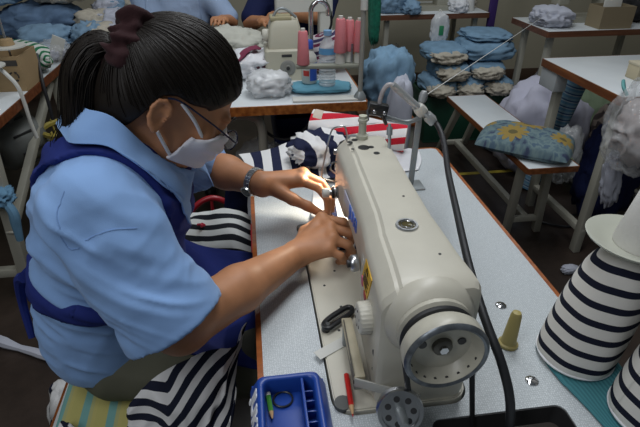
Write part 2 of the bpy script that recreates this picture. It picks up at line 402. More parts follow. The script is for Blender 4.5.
# ------------------------------------------------------------------ the setting
def floor_mat():
    m = bpy.data.materials.new('dark_brown_floor'); m.use_nodes = True; nt = m.node_tree; N = nt.nodes; L = nt.links; b = N['Principled BSDF']
    tc = N.new('ShaderNodeTexCoord'); n = N.new('ShaderNodeTexNoise'); n.inputs['Scale'].default_value = 3; n.inputs['Detail'].default_value = 8; n.inputs['Roughness'].default_value = .7
    L.new(tc.outputs['Object'], n.inputs['Vector']); r = N.new('ShaderNodeValToRGB'); e = r.color_ramp.elements
    e[0].position = .35; e[1].position = .7; e[0].color = (.020, .014, .011, 1); e[1].color = (.052, .036, .028, 1)
    L.new(n.outputs['Fac'], r.inputs['Fac']); L.new(r.outputs['Color'], b.inputs['Base Color']); b.inputs['Roughness'].default_value = .42
    n2 = N.new('ShaderNodeTexNoise'); n2.inputs['Scale'].default_value = 40; L.new(tc.outputs['Object'], n2.inputs['Vector'])
    bp = N.new('ShaderNodeBump'); bp.inputs['Strength'].default_value = .15; bp.inputs['Distance'].default_value = .004; L.new(n2.outputs['Fac'], bp.inputs['Height']); L.new(bp.outputs['Normal'], b.inputs['Normal'])
    return m
FLOOR = floor_mat(); WALL = M('beige_wall_paint', (.40, .37, .28), .8, var=.05, vscale=2, bump=.1, bscale=60)
prop(MB().box((-2.6, -.6, -.05), (3.6, 4.3, 0)).build('floor', FLOOR), kind='structure')
prop(MB().box((-2.6, 4.3, -.05), (3.6, 4.4, 3)).build('wall_back', WALL), kind='structure')
prop(MB().box((-2.7, -.6, -.05), (-2.6, 4.4, 3)).build('wall_left', WALL), kind='structure')
prop(MB().box((3.6, -.6, -.05), (3.7, 4.4, 3)).build('wall_right', WALL), kind='structure')
prop(MB().box((-2.6, 4.285, 0), (3.6, 4.3, .1), .003).build('baseboard_back', M('brown_skirting', (.08, .05, .035), .5)), kind='structure')
YEL = M('yellow_floor_paint', (.42, .33, .04), .6, var=.2, vscale=20)
mb = MB().box((.75, 3.36, .0002), (2.0, 3.40, .0012)); prop(mb.build('trim_1', YEL), kind='structure')
mb = MB().box((.62, 2.50, .0002), (1.65, 2.53, .0012)); prop(mb.build('trim_2', YEL), kind='structure')

# ------------------------------------------------------------------ sewing table
def cut_top(name, poly, z0, z1, holes, mat, parent, bev=.002):
    """a slab with rounded holes cut right through it"""
    bm = bmesh.new(); loops = [poly] + holes; eds = []
    for lp in loops:
        vs = [bm.verts.new((x, y, z1)) for x, y in lp]; eds += [bm.edges.new((vs[i], vs[(i + 1) % len(vs)])) for i in range(len(vs))]
    bmesh.ops.triangle_fill(bm, use_beauty=True, use_dissolve=False, edges=eds)
    def inside(p, lp):
        c = False; n = len(lp)
        for i in range(n):
            (x1, y1), (x2, y2) = lp[i], lp[(i + 1) % n]
            if (y1 > p.y) != (y2 > p.y) and p.x < (x2 - x1) * (p.y - y1) / (y2 - y1) + x1: c = not c
        return c
    kill = [f for f in bm.faces if any(inside(f.calc_center_median(), h) for h in holes)]
    bmesh.ops.delete(bm, geom=kill, context='FACES')
    r = bmesh.ops.extrude_face_region(bm, geom=bm.faces[:]); vs = [g for g in r['geom'] if isinstance(g, bmesh.types.BMVert)]
    bmesh.ops.translate(bm, verts=vs, vec=(0, 0, z0 - z1)); bmesh.ops.recalc_face_normals(bm, faces=bm.faces)
    bm.verts.index_update(); V = [v.co.copy() for v in bm.verts]; F = [[v.index for v in f.verts] for f in bm.faces]; bm.free()
    return mesh_obj(name, V, F, mat, parent, 30)
TX0, TX1, TY0, TY1, TZ = -.022, .522, .08, 1.285, .75
BX0, BX1, BY0, BY1 = .082, .272, .432, .915
tb = thing('sewing_table', (.25, .68, 0), 'grey white laminate sewing table with orange wood edge carrying the big sewing machine', 'table')
top_poly = rrect(TX0 + .009, TX1 - .009, TY0 + .009, TY1 - .009, .012, 3)
bed_hole = rrect(BX0 - .003, BX1 + .003, BY0 - .003, BY1 + .003, .03, 6)
slot_hole = rrect(.206, .398, .335, .408, .014, 5)
cut_top('tabletop', top_poly, TZ - .035, TZ, [bed_hole, slot_hole], LAM, tb)
cut_top('edge_band', rrect(TX0, TX1, TY0, TY1, .02, 4), TZ - .036, TZ - .0008, [rrect(TX0 + .009, TX1 - .009, TY0 + .009, TY1 - .009, .012, 3)], EDGEX, tb)
cut_top('slot_shade_ring', rrect(.2045, .3995, .3335, .4095, .0155, 5), TZ - .036, TZ - .0015, [rrect(.2075, .3965, .3365, .4065, .0125, 5)], DARK, tb)  # added dark ring, stands in for the shade inside the belt slot
for y in (.16, 1.2):
    for x in (.06, .44): MB().bar((x, y, .03), (x, y, .714), .035, .05, .004, (0, 1, 0)).build('leg', LEG, tb)
    MB().box((.0, y - .025, .0), (.5, y + .025, .035), .006).build('foot_rail', LEG, tb)
MB().box((.23, .185, .12), (.27, 1.175, .15), .004).build('cross_bar', LEG, tb)

pan = thing('oil_pan', (.177, .67, .695), 'dark oil pan hanging under the bed of the big sewing machine', 'oil pan')
MB().box((BX0 + .004, BY0 + .004, .695), (BX1 - .004, BY1 - .004, .714), .01).build('pan', DARK, pan)
MB().box((BX0 - .012, BY0 - .012, .7085), (BX1 + .012, BY1 + .012, .7135), .001).build('rim', DARK, pan)

mo = thing('clutch_motor', (.30, .50, .26), 'grey clutch motor with belt pulley below the slot of the sewing table', 'motor')
MB().lathe([(.0, 0), (.07, 0), (.085, .02), (.085, .15), (.07, .17), (0, .17)], (.30, .45, .34), (0, 1, 0)).build('housing', M('motor_grey', (.16, .17, .16), .5, .3, var=.1), mo)
MB().lathe([(.0, 0), (.04, 0), (.045, .004), (.036, .011), (.045, .018), (.04, .022), (0, .022)], (.29, .392, .36), (0, 1, 0)).build('pulley', STEEL, mo)
MB().lathe([(.008, 0), (.008, .06)], (.29, .405, .36), (0, 1, 0), 12).build('shaft', STEEL, mo)
MB().box((.27, .48, .42), (.33, .58, .714), .006).build('mounting_bracket', DARK, mo)

# ------------------------------------------------------------------ the sewing machine
sm = thing('sewing_machine', (.19, .67, .757), 'big cream industrial sewing machine with blue lettering at the woman\'s hands', 'sewing machine')
mb = MB(); mb.prism(rrect(BX0, BX1, BY0, BY1, .028, 6), .715, .7565, .002); mb.build('bed', CREAM, sm)
MB().prism(rrect(.150, .205, .80, .905, .012, 5), .7566, .7582, .0004).build('needle_plate', STEEL, sm)
MB().prism(rrect(.086, .149, .79, .908, .006, 4), .7566, .7578, .0004).build('slide_plate', CHROME, sm)
def sec(y, x0, x1, z0, z1, r=.010, cl=.028, ch=.012):
    # clockwise from lower-left; the upper-left shoulder carries the long ridge of the arm cover
    P = [(x0 + r, z0), (x1 - r, z0), (x1 - r * .3, z0 + r * .3), (x1, z0 + r), (x1, z1 - ch), (x1 - ch * .35, z1 - ch * .3), (x1 - ch, z1),
         (x0 + cl + .004, z1), (x0 + cl, z1 - .0005), (x0 + cl - .004, z1 - .0045), (x0 + cl - .009, z1 - .005), (x0 + .006, z1 - .016), (x0 + .001, z1 - .024), (x0, z1 - .03), (x0, z0 + r), (x0 + r * .3, z0 + r * .3)]
    return [(x, y, z) for x, z in P]
loft('arm', [sec(.914, .172, .240, .850, .944), sec(.911, .163, .249, .842, .951), sec(.903, .157, .255, .836, .957), sec(.895, .156, .256, .834, .9585),
     sec(.802, .155, .256, .834, .9585), sec(.796, .154, .255, .842, .9585), sec(.785, .1535, .255, .858, .9585), sec(.70, .151, .253, .862, .9585), sec(.62, .148, .252, .860, .9585), sec(.598, .146, .252, .845, .9585),
     sec(.58, .144, .253, .80, .9585), sec(.565, .142, .254, .760, .9585), sec(.56, .141, .254, .7565, .9585), sec(.50, .138, .256, .7565, .9585), sec(.462, .135, .260, .7565, .958), sec(.447, .134, .262, .7565, .9555), sec(.439, .136, .260, .7565, .950), sec(.436, .142, .254, .7565, .942)], CREAM, sm, 28)
MB().box((.128, .452, .7566), (.268, .585, .774), .007).build('column_foot', CREAM, sm)
HW = Vector((.197, .0, .908))
MB().lathe([(0, 0), (.058, 0), (.058, .010), (.053, .020), (.047, .026), (0, .026)], (HW.x, .448, HW.z), (0, -1, 0), 40).build('shaft_boss', CREAM, sm)
hw = MB().lathe([(0.00000, .018), (0.01144, .018), (0.01408, .020), (0.03520, .018), (0.04048, .010), (0.04268, 0), (0.04664, -.002), (0.04972, .002), (0.05016, .009), (0.04972, .020), (0.04576, .026), (0.04004, .031), (0.04004, .037), (0.04664, .042), (0.04664, .048), (0.02640, .050), (0.00000, .050)], (HW.x, .374, HW.z), (0, 1, 0), 56).build('handwheel', M('chipped_cream_enamel', (.50, .48, .40), .35, var=.10, vscale=50), sm)
MB().lathe([(0.04312, 0), (0.04576, -.0014), (0.04893, .0004), (0.05016, .0032), (0.04928, .0034), (0.04576, .002), (0.04312, .0014), (0.04312, 0)], (HW.x, .3728, HW.z), (0, 1, 0), 56).build('worn_rim', M('worn_grey_rim', (.16, .18, .20), .35, .6, var=.4, vscale=70), hw)
MB().lathe([(0.03520, 0), (0.04048, 0), (0.04066, .006), (0.03520, .006), (0.03520, 0)], (HW.x, .4045, HW.z), (0, 1, 0), 48).build('belt_groove', M('groove_grey', (.10, .11, .12), .4, .5), hw)
MB().lathe([(0.00000, -.004), (0.00528, -.004), (0.00528, -.002), (0.00792, -.002), (0.01144, .0), (0.01276, .006), (0.00000, .006)], (HW.x, .388, HW.z), (0, 1, 0), 24).build('hub', M('hub_grey', (.11, .105, .09), .45, .5), hw)
MB().lathe([(0.00000, 0), (0.00546, 0), (0.00546, .003), (0.00000, .003)], (HW.x, .3833, HW.z), (0, 1, 0), 6).build('hub_screw', STEEL, hw)
for a in (10, 170): MB().lathe([(0.00000, 0), (0.00510, 0), (0.00510, .003), (0.00000, .003)], (HW.x + .024 * math.cos(R(a)), .3915, HW.z + .024 * math.sin(R(a))), (0, 1, 0), 16).build('wheel_hole', BLACK, hw)
for k in range(8):
    a = R(200 + 20 * k); MB().lathe([(0.00000, 0), (0.00194, 0), (0.00194, .002), (0.00000, .002)], (HW.x + .0418 * math.cos(a), .3795, HW.z + .0418 * math.sin(a)), (0, 1, 0), 8).build('rim_hole', DARK, hw)
# stitch length dial on the front of the column
DC = Vector((.119, .492, .868)); mb = MB(); V = []; F = []; nn = 72
for (r, h) in ((.017, 0), (.0205, .001), (.0225, .003), (.0230, .018), (.021, .021), (.014, .022)):
    for k in range(nn):
        a = 2 * math.pi * k / nn; q = r - (.0013 if (k % 3 == 0 and .002 < h < .02) else 0); V.append((DC.x + h, DC.y + q * math.cos(a), DC.z + q * math.sin(a)))
for i in range(5):
    for k in range(nn): F.append((i * nn + k, (i + 1) * nn + k, (i + 1) * nn + (k + 1) % nn, i * nn + (k + 1) % nn))
F.append(tuple(range(nn))); F.append(tuple(5 * nn + nn - 1 - k for k in range(nn)))
mb.add(V, F); d = mb.build('stitch_dial', CREAM2, sm)
MB().lathe([(.009, 0), (.009, .012)], (.13, DC.y, DC.z), (1, 0, 0), 20).build('dial_shaft', STEEL, d)
for k, ch in enumerate('012345'):
    a = R(90 - 60 * k); text('dial_number', ch, .006, (DC.x - .0003, DC.y - .0125 * math.cos(a), DC.z + .0125 * math.sin(a)), (0, -1, 0), (0, 0, 1), DARK, d, .0003)
# oil sight window and cover holes
ow = MB().lathe([(.011, .0), (.0125, .003), (.0155, .003), (.0165, .001), (.0165, -.002), (.011, -.002), (.011, .0)], (.203, .572, .9585), (0, 0, 1), 36).build('oil_window', STEEL, sm)
MB().lathe([(0, .0), (.011, .0), (.011, .001), (.004, .0022), (0, .0022)], (.203, .572, .9588), (0, 0, 1), 24).build('window_glass', M('amber_oil_glass', (.09, .075, .03), .1, spec=.9), ow)
MB().tube([(.203 + .0085 * math.cos(R(a)), .572 + .0085 * math.sin(R(a)), .9612) for a in range(0, 360, 20)], .0008, 6, True).build('window_ring', CHROME, ow)
for px in ((.200, .846, .011), (.179, .874, .0055), (.190, .884, .0062), (.178, .842, .003), (.214, .846, .0055), (.218, .818, .0058), (.222, .655, .002), (.226, .5, .002)):
    MB().lathe([(0, 0), (px[2], 0), (px[2], .0006), (0, .0006)], (px[0], px[1], .9585), (0, 0, 1), 20).build('cover_hole' if px[2] > .004 else 'cover_screw', BLACK, sm)
po = MB().lathe([(0, 0), (.0115, 0), (.0115, .008), (.0085, .010), (.0075, .012), (.0075, .034), (.0095, .036), (.0095, .040), (.0078, .042), (.0078, .047), (0, .047)], (.206, .890, .9580), (0, 0, 1), 24).build('pressure_knob', M('knob_cream', (.50, .50, .40), .4), sm)
# needle bar, presser bar and foot
MB().tube([(.180, .850, .84), (.180, .850, .790)], .0042, 12).build('needle_bar', CHROME, sm)
MB().tube([(.180, .850, .792), (.180, .850, .764)], .0011, 8).build('needle', CHROME, sm)
pb = MB().tube([(.193, .850, .84), (.193, .850, .775)], .0048, 12).build('presser_bar', STEEL, sm)
MB().box((.172, .842, .769), (.196, .858, .781), .002).box((.150, .842, .7597), (.196, .849, .7625), .001).box((.150, .852, .7597), (.196, .859, .7625), .001).build('presser_foot', STEEL, pb)
gd = MB().tube([(.180, .835, .79), (.165, .812, .784), (.160, .800, .775), (.170, .792, .766)], .0016, 8, sub=5).build('finger_guard', CHROME, sm)
# thread tension, thread guard and take-up cover on the front of the head
te = MB().lathe([(0, 0), (.012, 0), (.013, .003), (.009, .0045), (.014, .006), (.014, .008), (.006, .010), (.006, .018), (0, .018)], (.155, .862, .858), (-1, 0, 0), 24).build('tension_discs', STEEL, sm)
MB().lathe([(0, 0), (.0085, 0), (.0095, .002), (.0095, .012), (.008, .014), (0, .014)], (.138, .862, .858), (-1, 0, 0), 24).build('tension_nut', PLASTW, te)
MB().tube([(.1545 - .010, .862 + .010 * math.cos(R(a)), .858 + .010 * math.sin(R(a))) for a in range(0, 360, 24)], .0022, 6, True).build('tension_spring', BLACK, te)
MB().tube([(.176, .888, .955), (.174, .888, .976), (.168, .888, .986), (.150, .888, .983), (.142, .888, .968), (.133, .888, .925), (.127, .888, .888), (.131, .888, .876), (.157, .886, .868)], .0017, 8, sub=6).build('take_up_guard', STEEL, sm)
MB().tube([(.157, .883, .915), (.146, .883, .912), (.143, .880, .900), (.156, .878, .890)], .0016, 8, sub=5).build('thread_hook', CHROME, sm)
MB().lathe([(0, 0), (.006, 0), (.006, .005), (.003, .006), (0, .006)], (.157, .897, .93), (-1, 0, 0), 16).build('guide_stud', STEEL, sm)
MB().tube([(.247, .838, .952), (.2495, .850, .975), (.2505, .860, .997)], .003, 8).tube([(.2495, .852, .978), (.2505, .858, .992)], .0058, 10).build('thread_guide_pin', GREYM, sm)
# small work lamp behind the head, shining down on the needle
wl = MB().tube([(.215, .912, .93), (.21, .935, .94), (.198, .952, .935), (.188, .956, .925)], .0055, 10, sub=4).build('work_lamp_arm', GREYM, sm)
MB().lathe([(.006, .028), (.012, .022), (.0165, .0), (.0155, .0), (.011, .020), (.0, .026), (.0, .028), (.006, .028)], (.180, .952, .900), (.25, .12, .9), 24).build('lamp_shade', BLACK, wl)
ll = bpy.data.lights.new('work_lamp_bulb', 'SPOT'); ll.energy = 2.3; ll.color = (1, .88, .70); ll.spot_size = R(125); ll.spot_blend = .6; ll.shadow_soft_size = .012
lo = bpy.data.objects.new('work_lamp_bulb', ll); COL.objects.link(lo); lo.location = (.176, .949, .897); lo.rotation_euler = (Vector((.10, .86, .76)) - Vector(lo.location)).to_track_quat('-Z', 'Y').to_euler()
# lettering and stickers
BLUE = M('blue_lettering', (.015, .13, .58), .4)
MB().box((.1488, .668, .896), (.1508, .762, .918), .0006).build('badge', M('lilac_badge', (.50, .50, .62), .4), sm)
text('lettering', 'JUKI', .031, (.1484, .680, .907), (0.014, -1, 0), (0, 0, 1), BLUE, sm, .0008, bold=.0008)
YST = M('yellow_sticker', (.78, .46, .02), .5)
st = MB(); pl = [(.545, .927), (.572, .874), (.522, .873), (.497, .927)]
st.add([(.1363 + (y - .4955) * .0688, y, z) for y, z in pl] + [(.1403 + (y - .4955) * .0688, y, z) for y, z in pl], [(0, 1, 2, 3), (7, 6, 5, 4), (0, 4, 5, 1), (1, 5, 6, 2), (2, 6, 7, 3), (3, 7, 4, 0)])
st = st.build('warning_sticker', YST, sm, 0)
def onsk(y, z): return (.1361 + (y - .4955) * .0688, y, z)
mb = MB()
for q in range(5):
    z = .884 + q * .0052; y0 = .562 - q * .0027; mb.bar(onsk(y0 - .004, z), onsk(y0 - .038 + .006 * (q % 2), z), .0003, .0014, 0, (1, 0, 0))
mb.build('sticker_lines', BLACK, st)
MB().tube([onsk(.537, .914), onsk(.529, .922), onsk(.521, .914)], .0009, 4, True).build('warning_triangle', BLACK, st)
RED = M('red_sticker', (.42, .02, .03), .5); PINK = M('pink_sticker', (.62, .16, .25), .5)
MB().lathe([(0, 0), (.0075, 0), (.0075, .002), (0, .002)], (.1387, .540, .866), (1, -.07, 0), 20).build('red_dot_sticker', RED, sm)
MB().box((.1391, .556, .868), (.1412, .564, .884), .0004).build('pink_sticker_strip', PINK, sm)
tn = MB().lathe([(0, 0), (.012, 0), (.0135, .003), (.0135, .010), (.011, .013), (0, .013)], (.143, .606, .874), (-1, 0, 0), 20).build('bobbin_tension_stud', STEEL, sm)
MB().lathe([(0, 0), (.006, 0), (.006, .004), (0, .004)], (.130, .606, .874), (-1, 0, 0), 12).build('stud_screw', DARK, tn)
for z, r in ((.838, .0055), (.808, .0028)): MB().lathe([(0, 0), (r, 0), (r, .002), (0, .002)], (.1365, .455, z), (-1, -.1, 0), 16).build('column_screw', DARK, sm)
for x, y in ((.125, .64), (.112, .585), (.105, .70), (.130, .74)): MB().lathe([(0, 0), (.0024, 0), (.0024, .0006), (0, .0006)], (x, y, .7565), (0, 0, 1), 10).build('bed_screw', DARK, sm)
h = MB().box((.268, .474, .7505), (.300, .506, .7575), .002).build('bed_hinge', CREAM, sm)
MB().box((.277, .479, .7572), (.292, .498, .7584), .0004).build('hinge_plate', CHROME, h)
MB().prism([(.094 + .012 * math.cos(R(a)), .447 + .012 * math.sin(R(a))) for a in range(0, 360, 20)], .7503, .7570).build('bed_cushion', M('dark_grey_rubber', (.07, .075, .07), .5), sm); MB().prism([(.089 + .015 * math.cos(R(a)), .899 + .011 * math.sin(R(a))) for a in range(0, 360, 20)], .7503, .7582).build('bed_cushion', M('dark_grey_rubber', (.07, .075, .07), .5), sm)

# drive belt
cs = [(.408, .0)]
bl = []
cw = Vector((HW.x, HW.z)); cp = Vector((.29, .36)); rw, rp = .0425, .0385
dv = cp - cw; ang = math.atan2(dv.y, dv.x); of = math.acos((rw - rp) / dv.length)
for k in range(25): a = ang + of + (2 * math.pi - 2 * of) * k / 24; bl.append((cw.x + rw * math.cos(a), .408, cw.y + rw * math.sin(a)))
for k in range(13): a = ang - of + 2 * of * k / 12; bl.append((cp.x + rp * math.cos(a), .403, cp.y + rp * math.sin(a)))
prop(MB().tube(bl, .0038, 8, True).build('drive_belt', RUBBER), 'black drive belt from the machine handwheel down through the table slot', 'belt')

# bobbin winder by the hand wheel
bw = thing('bobbin_winder', (.16, .44, .757), 'bobbin winder with perforated grey wheel and cream arm below the handwheel', 'bobbin winder')
MB().bar((.120, .568, .795), (.117, .452, .795), .016, .008, .0015).build('cream_arm', M('worn_cream_arm', (.46, .41, .29), .45, var=.1, vscale=40), bw)
MB().bar((.1145, .562, .7925), (.1095, .454, .7925), .002, .018, .0006, (0, 0, 1)).build('arm_side_plate', M('dark_side_plate', (.10, .09, .07), .5), bw)
MB().bar((.110, .452, .790), (.190, .413, .790), .003, .016, .001).build('clear_guard', M('cloudy_plastic', (.50, .50, .46), .3, alpha=.8), bw)
MB().bar((.119, .553, .7565), (.119, .553, .792), .010, .014, .002).build('arm_post', GREYM, bw); MB().bar((.119, .470, .7565), (.119, .470, .792), .010, .012, .002).build('arm_post', GREYM, bw)
ax = Vector((-.12, -.80, .40)).normalized(); wc = Vector((.159, .404, .790))
wh = MB().lathe([(.0, 0), (.0255, 0), (.029, .001), (.030, .004), (.0265, .008), (.030, .012), (.029, .015), (.0245, .015), (.0238, .0115), (0, .0115)], wc, ax, 40).build('winder_wheel', STEEL, bw)
u = Vector((1, 0, 0)); u = (u - ax * u.dot(ax)).normalized(); v = ax.cross(u)
for k in range(7):
    a = 2 * math.pi * k / 7; MB().lathe([(0, 0), (.0042, 0), (.0042, .0006), (0, .0006)], wc + ax * .0113 + (u * math.cos(a) + v * math.sin(a)) * .0170, ax, 14).build('wheel_perforation', DARK, wh)
MB().lathe([(0, 0), (.0068, 0), (.0068, .024), (.0055, .026), (.0055, .040), (0, .041)], wc + ax * .011, ax, 20).build('spindle', GREYM, bw)
MB().bar(wc - ax * .001, (.164, .442, .7665), .012, .012, .002).build('winder_bracket', GREYM, bw)

# small things on the machine table
def rect_at(mb, c, l, w, ang, z0, z1, bev=0.0006): return mb.box((-l / 2, -w / 2, 0), (l / 2, w / 2, z1 - z0), bev, Matrix.Translation((c[0], c[1], z0)) @ Matrix.Rotation(ang, 4, 'Z'))
prop(rect_at(MB(), (.095, .548), .058, .018, R(28), .7572, .7582, 0.0002).build('paper_strip', PAPER), 'small blank white paper strip lying across the machine bed edge', 'paper strip')
kb = thing('presser_lever', (.11, .61, .757), 'black looped lever lying on the machine bed beside the cream dial', 'lever')
loop = [(.088, .592), (.100, .606), (.130, .626), (.140, .624), (.136, .612), (.108, .592), (.094, .583)]
MB().tube([(x, y, .7655) for x, y in loop], .0046, 8, True, sub=4).build('loop', BLACK, kb)
MB().lathe([(0, 0), (.007, 0), (.007, .012), (0, .012)], (.091, .588, .7568), (0, 0, 1), 16).build('pivot', BLACK, kb)
pen = thing('red_pencil', (.105, .43, .757), 'red pencil with sharp tip lying under the cream winder arm', 'pencil')
pa, pb_ = Vector((.1065, .490, .7615)), Vector((.1035, .436, .7615))
MB().tube([pa, pb_], .0040, 6).build('barrel', M('red_paint', (.52, .02, .015), .35), pen)
dd = (pb_ - pa).normalized()
MB().tube([pb_, pb_ + dd * .013], [.0040, .0014], 10).build('sharpened_wood', M('pencil_wood', (.55, .35, .18), .7), pen)
MB().tube([pb_ + dd * .013, pb_ + dd * .0175], [.0014, .0003], 8).build('red_lead', M('red_lead', (.4, .02, .02), .5), pen)
prop(MB().lathe([(0, 0), (.0155, 0), (.0155, .004), (.0125, .006), (.0115, .010), (.0085, .058), (.0065, .064), (0, .066)], (.3735, .5245, TZ), (.06, .05, 1), 28).build('head_rest_peg', M('yellow_ochre_rubber', (.40, .33, .12), .5)), 'yellowish tapered rubber peg standing on the table right of the handwheel', 'peg')
for (x, y, l) in ((.403, .612, 'shiny steel cap screw sunk in table behind the yellow peg'), (.3755, .451, 'shiny steel cap screw sunk in table beside striped covered cones')):
    t = thing('table_screw', (x, y, TZ), l, 'screw', 'steel screws in the table top')
    MB().lathe([(0, 0), (.0095, 0), (.0095, .001), (.0075, .0026), (0, .0030)], (x, y, TZ + .0002), (0, 0, 1), 24).build('cap', CHROME, t)
    MB().box((x - .006, y - .001, TZ + .0026), (x + .006, y + .001, TZ + .0036), .0002, Matrix.Translation((x, y, 0)) @ Matrix.Rotation(R(35), 4, 'Z') @ Matrix.Translation((-x, -y, 0))).build('slot', DARK, t)
# blue tray
TB = M('blue_tray_plastic', (.012, .055, .30), .35, spec=.5)
tx0, tx1, ty0, ty1 = -.022, .064, .335, .486
tr = thing('plastic_tray', ((tx0 + tx1) / 2, (ty0 + ty1) / 2, TZ), 'blue plastic compartment tray at the near left corner of the table', 'tray')
mb = MB(); mb.box((tx0 - .009, ty0 - .009, TZ + .0005), (tx1 + .009, ty1 + .009, TZ + .004), .001); mb.build('tray_floor', TB, tr)
def ringwall(z, out, inn, zz):
    return None
V = []; F = []; n = len(rrect(0, 1, 0, 1, .1, 5))
prof = [(-.011, .0005), (-.0005, .030), (.0015, .0325), (.0065, .0325), (.0085, .030), (.010, .004)]
for dx, z in prof: V += [(x, y, TZ + z) for x, y in rrect(tx0 + dx, tx1 - dx, ty0 + dx, ty1 - dx, .010, 5)]
for i in range(len(prof) - 1):
    for k in range(n): F.append((i * n + k, i * n + (k + 1) % n, (i + 1) * n + (k + 1) % n, (i + 1) * n + k))
mesh_obj('tray_wall', V, F, TB, tr, 50)
xd = tx0 + .060
MB().box((xd, ty0 + .008, TZ + .003), (xd + .004, ty1 - .008, TZ + .030), .001).build('divider', TB, tr)
for k in range(8):
    y = ty1 - .022 - k * .0165; MB().bar((xd + .004, y, TZ + .012 - .002), (tx1 - .009, y, TZ + .012 - .002), .0025, .016, .0006).build('rib', TB, tr)
WL_ = M('white_lettering', (.72, .74, .78), .5)
text('lettering', 'JUKI', .034, (tx0 - .0062, .470, TZ + .0155), (0, -1, 0), (.0105, 0, .0295), WL_, tr, .0008, align='LEFT', bold=.0014)
gp = thing('pencil_stub', (-.005, .46, .755), 'short green pencil stub with white end lying in the blue tray', 'pencil')
a, b_ = Vector((-.0085, .478, .7585)), Vector((-.0045, .436, .7585)); dd = (b_ - a).normalized()
MB().tube([a + dd * .008, b_ - dd * .008], .0036, 6).build('barrel', M('green_paint', (.06, .26, .035), .4), gp)
MB().tube([b_ - dd * .008, b_ + dd * .003], [.0036, .0008], 8).build('sharpened_wood', M('pencil_wood', (.55, .35, .18), .7), gp)
MB().tube([a, a + dd * .008], .0037, 10).build('white_end', PLASTW, gp)
prop(MB().tube([(.012 + .0135 * math.cos(R(q)), .464 + .0125 * math.sin(R(q)), .7565) for q in range(0, 360, 15)], .0014, 6, True).build('elastic_ring', BLACK), 'thin black elastic ring lying in the blue tray', 'rubber ring')

# striped covers over thread cones at the table's right corner, on a teal cloth
TEAL = stripe('teal_mesh_cloth', [(0, (.045, .17, .20)), (.5, (.065, .23, .26))], .006)
g = net([[(.412, .51, TZ + .004), (.46, .56, TZ + .006), (.512, .59, TZ + .004), (.535, .585, TZ - .03), (.54, .58, TZ - .10)],
         [(.413, .45, TZ + .004), (.46, .46, TZ + .004), (.512, .46, TZ + .005), (.536, .46, TZ - .03), (.545, .46, TZ - .12)],
         [(.428, .38, TZ + .004), (.46, .37, TZ + .004), (.512, .36, TZ + .004), (.538, .36, TZ - .03), (.55, .35, TZ - .14)],
         [(.44, .27, TZ + .004), (.46, .27, TZ + .004), (.512, .27, TZ + .004), (.538, .27, TZ - .03), (.55, .27, TZ - .14)]], 40, 40)
prop(cloth('teal_cloth', g, TEAL, None, .0012, .002, (25, 18), 3), 'teal mesh cloth spread under the striped cones, hanging over table edge', 'cloth')
def covered_cone(x, y, z, lean, rz, label):
    t = thing('covered_cone', (x, y, z), label, 'thread cone', 'thread cones in striped covers')
    prof = [(.050, .0), (.0545, .004), (.0555, .03), (.053, .09), (.049, .135), (.043, .162), (.030, .181), (.012, .189)]
    P = np.zeros((72, 60, 3)); cum = smooth_path([(r, h, 0) for r, h in prof], 9)
    ii = np.linspace(0, len(cum) - 1, 60); rr = np.interp(ii, range(len(cum)), cum[:, 0]); hh = np.interp(ii, range(len(cum)), cum[:, 1])
    for k in range(72):
        a = 2 * math.pi * k / 71 + rz; w = 1 + .020 * np.sin(3 * a + 22 * hh) + .012 * np.sin(7 * a + 9 * hh)
        P[k, :, 0] = x + rr * w * math.cos(a) + lean[0] * hh; P[k, :, 1] = y + rr * w * math.sin(a) + lean[1] * hh; P[k, :, 2] = z + hh + .004 * np.sin(2 * a) * hh / .18
    o = cloth('striped_cover', P, STRC, t, .0012)
    MB().lathe([(0, .001), (.049, .001), (.0485, .09), (.044, .13), (.036, .155), (.02, .170), (0, .173)], (x, y, z), (lean[0], lean[1], 1), 32).build('thread_cone', CREAMC, t)
    mb = MB().tube([(x + .0545 * math.cos(a), y + .0545 * math.sin(a), z + .003) for a in np.linspace(0, 2 * math.pi, 40, endpoint=False)], .0018, 6, True); mb.build('cover_hem', WHITEC, o)
    return t
covered_cone(.463, .488, TZ + .0062, (.16, .02), 2.0, 'navy and white striped covered thread cone carrying the white spool plate')
covered_cone(.506, .372, TZ + .0060, (.14, .0), 3.0, 'navy and white striped covered thread cone cut off at lower right corner')
sp = thing('spool_plate', (.496, .494, .948), 'white dished spool plate with white thread cone on the striped cone', 'spool plate')
MB().lathe([(0, 0), (.012, .0), (.048, .006), (.061, .013), (.0625, .016), (.060, .0165), (.046, .010), (.012, .004), (0, .004)], (.496, .494, .9465), (.05, .0, 1), 48).build('plate', M('greenish_white_plastic', (.47, .48, .41), .3), sp)
wt = thing('white_thread_cone', (.506, .491, .9508), 'large white thread cone standing on the dished plate at right edge', 'thread cone')
MB().lathe([(0, 0), (.034, 0), (.036, .004), (.022, .120), (.019, .124), (0, .124)], (.506, .491, .9508), (.06, 0, 1), 40).build('thread', M('white_thread', (.72, .71, .68), .8, bump=.3, bscale=500), wt)
MB().lathe([(.0, .124), (.017, .124), (.015, .142), (.012, .142), (.0, .14)], (.506, .491, .9508), (.06, 0, 1), 24).build('cone_core', PLASTW, wt)

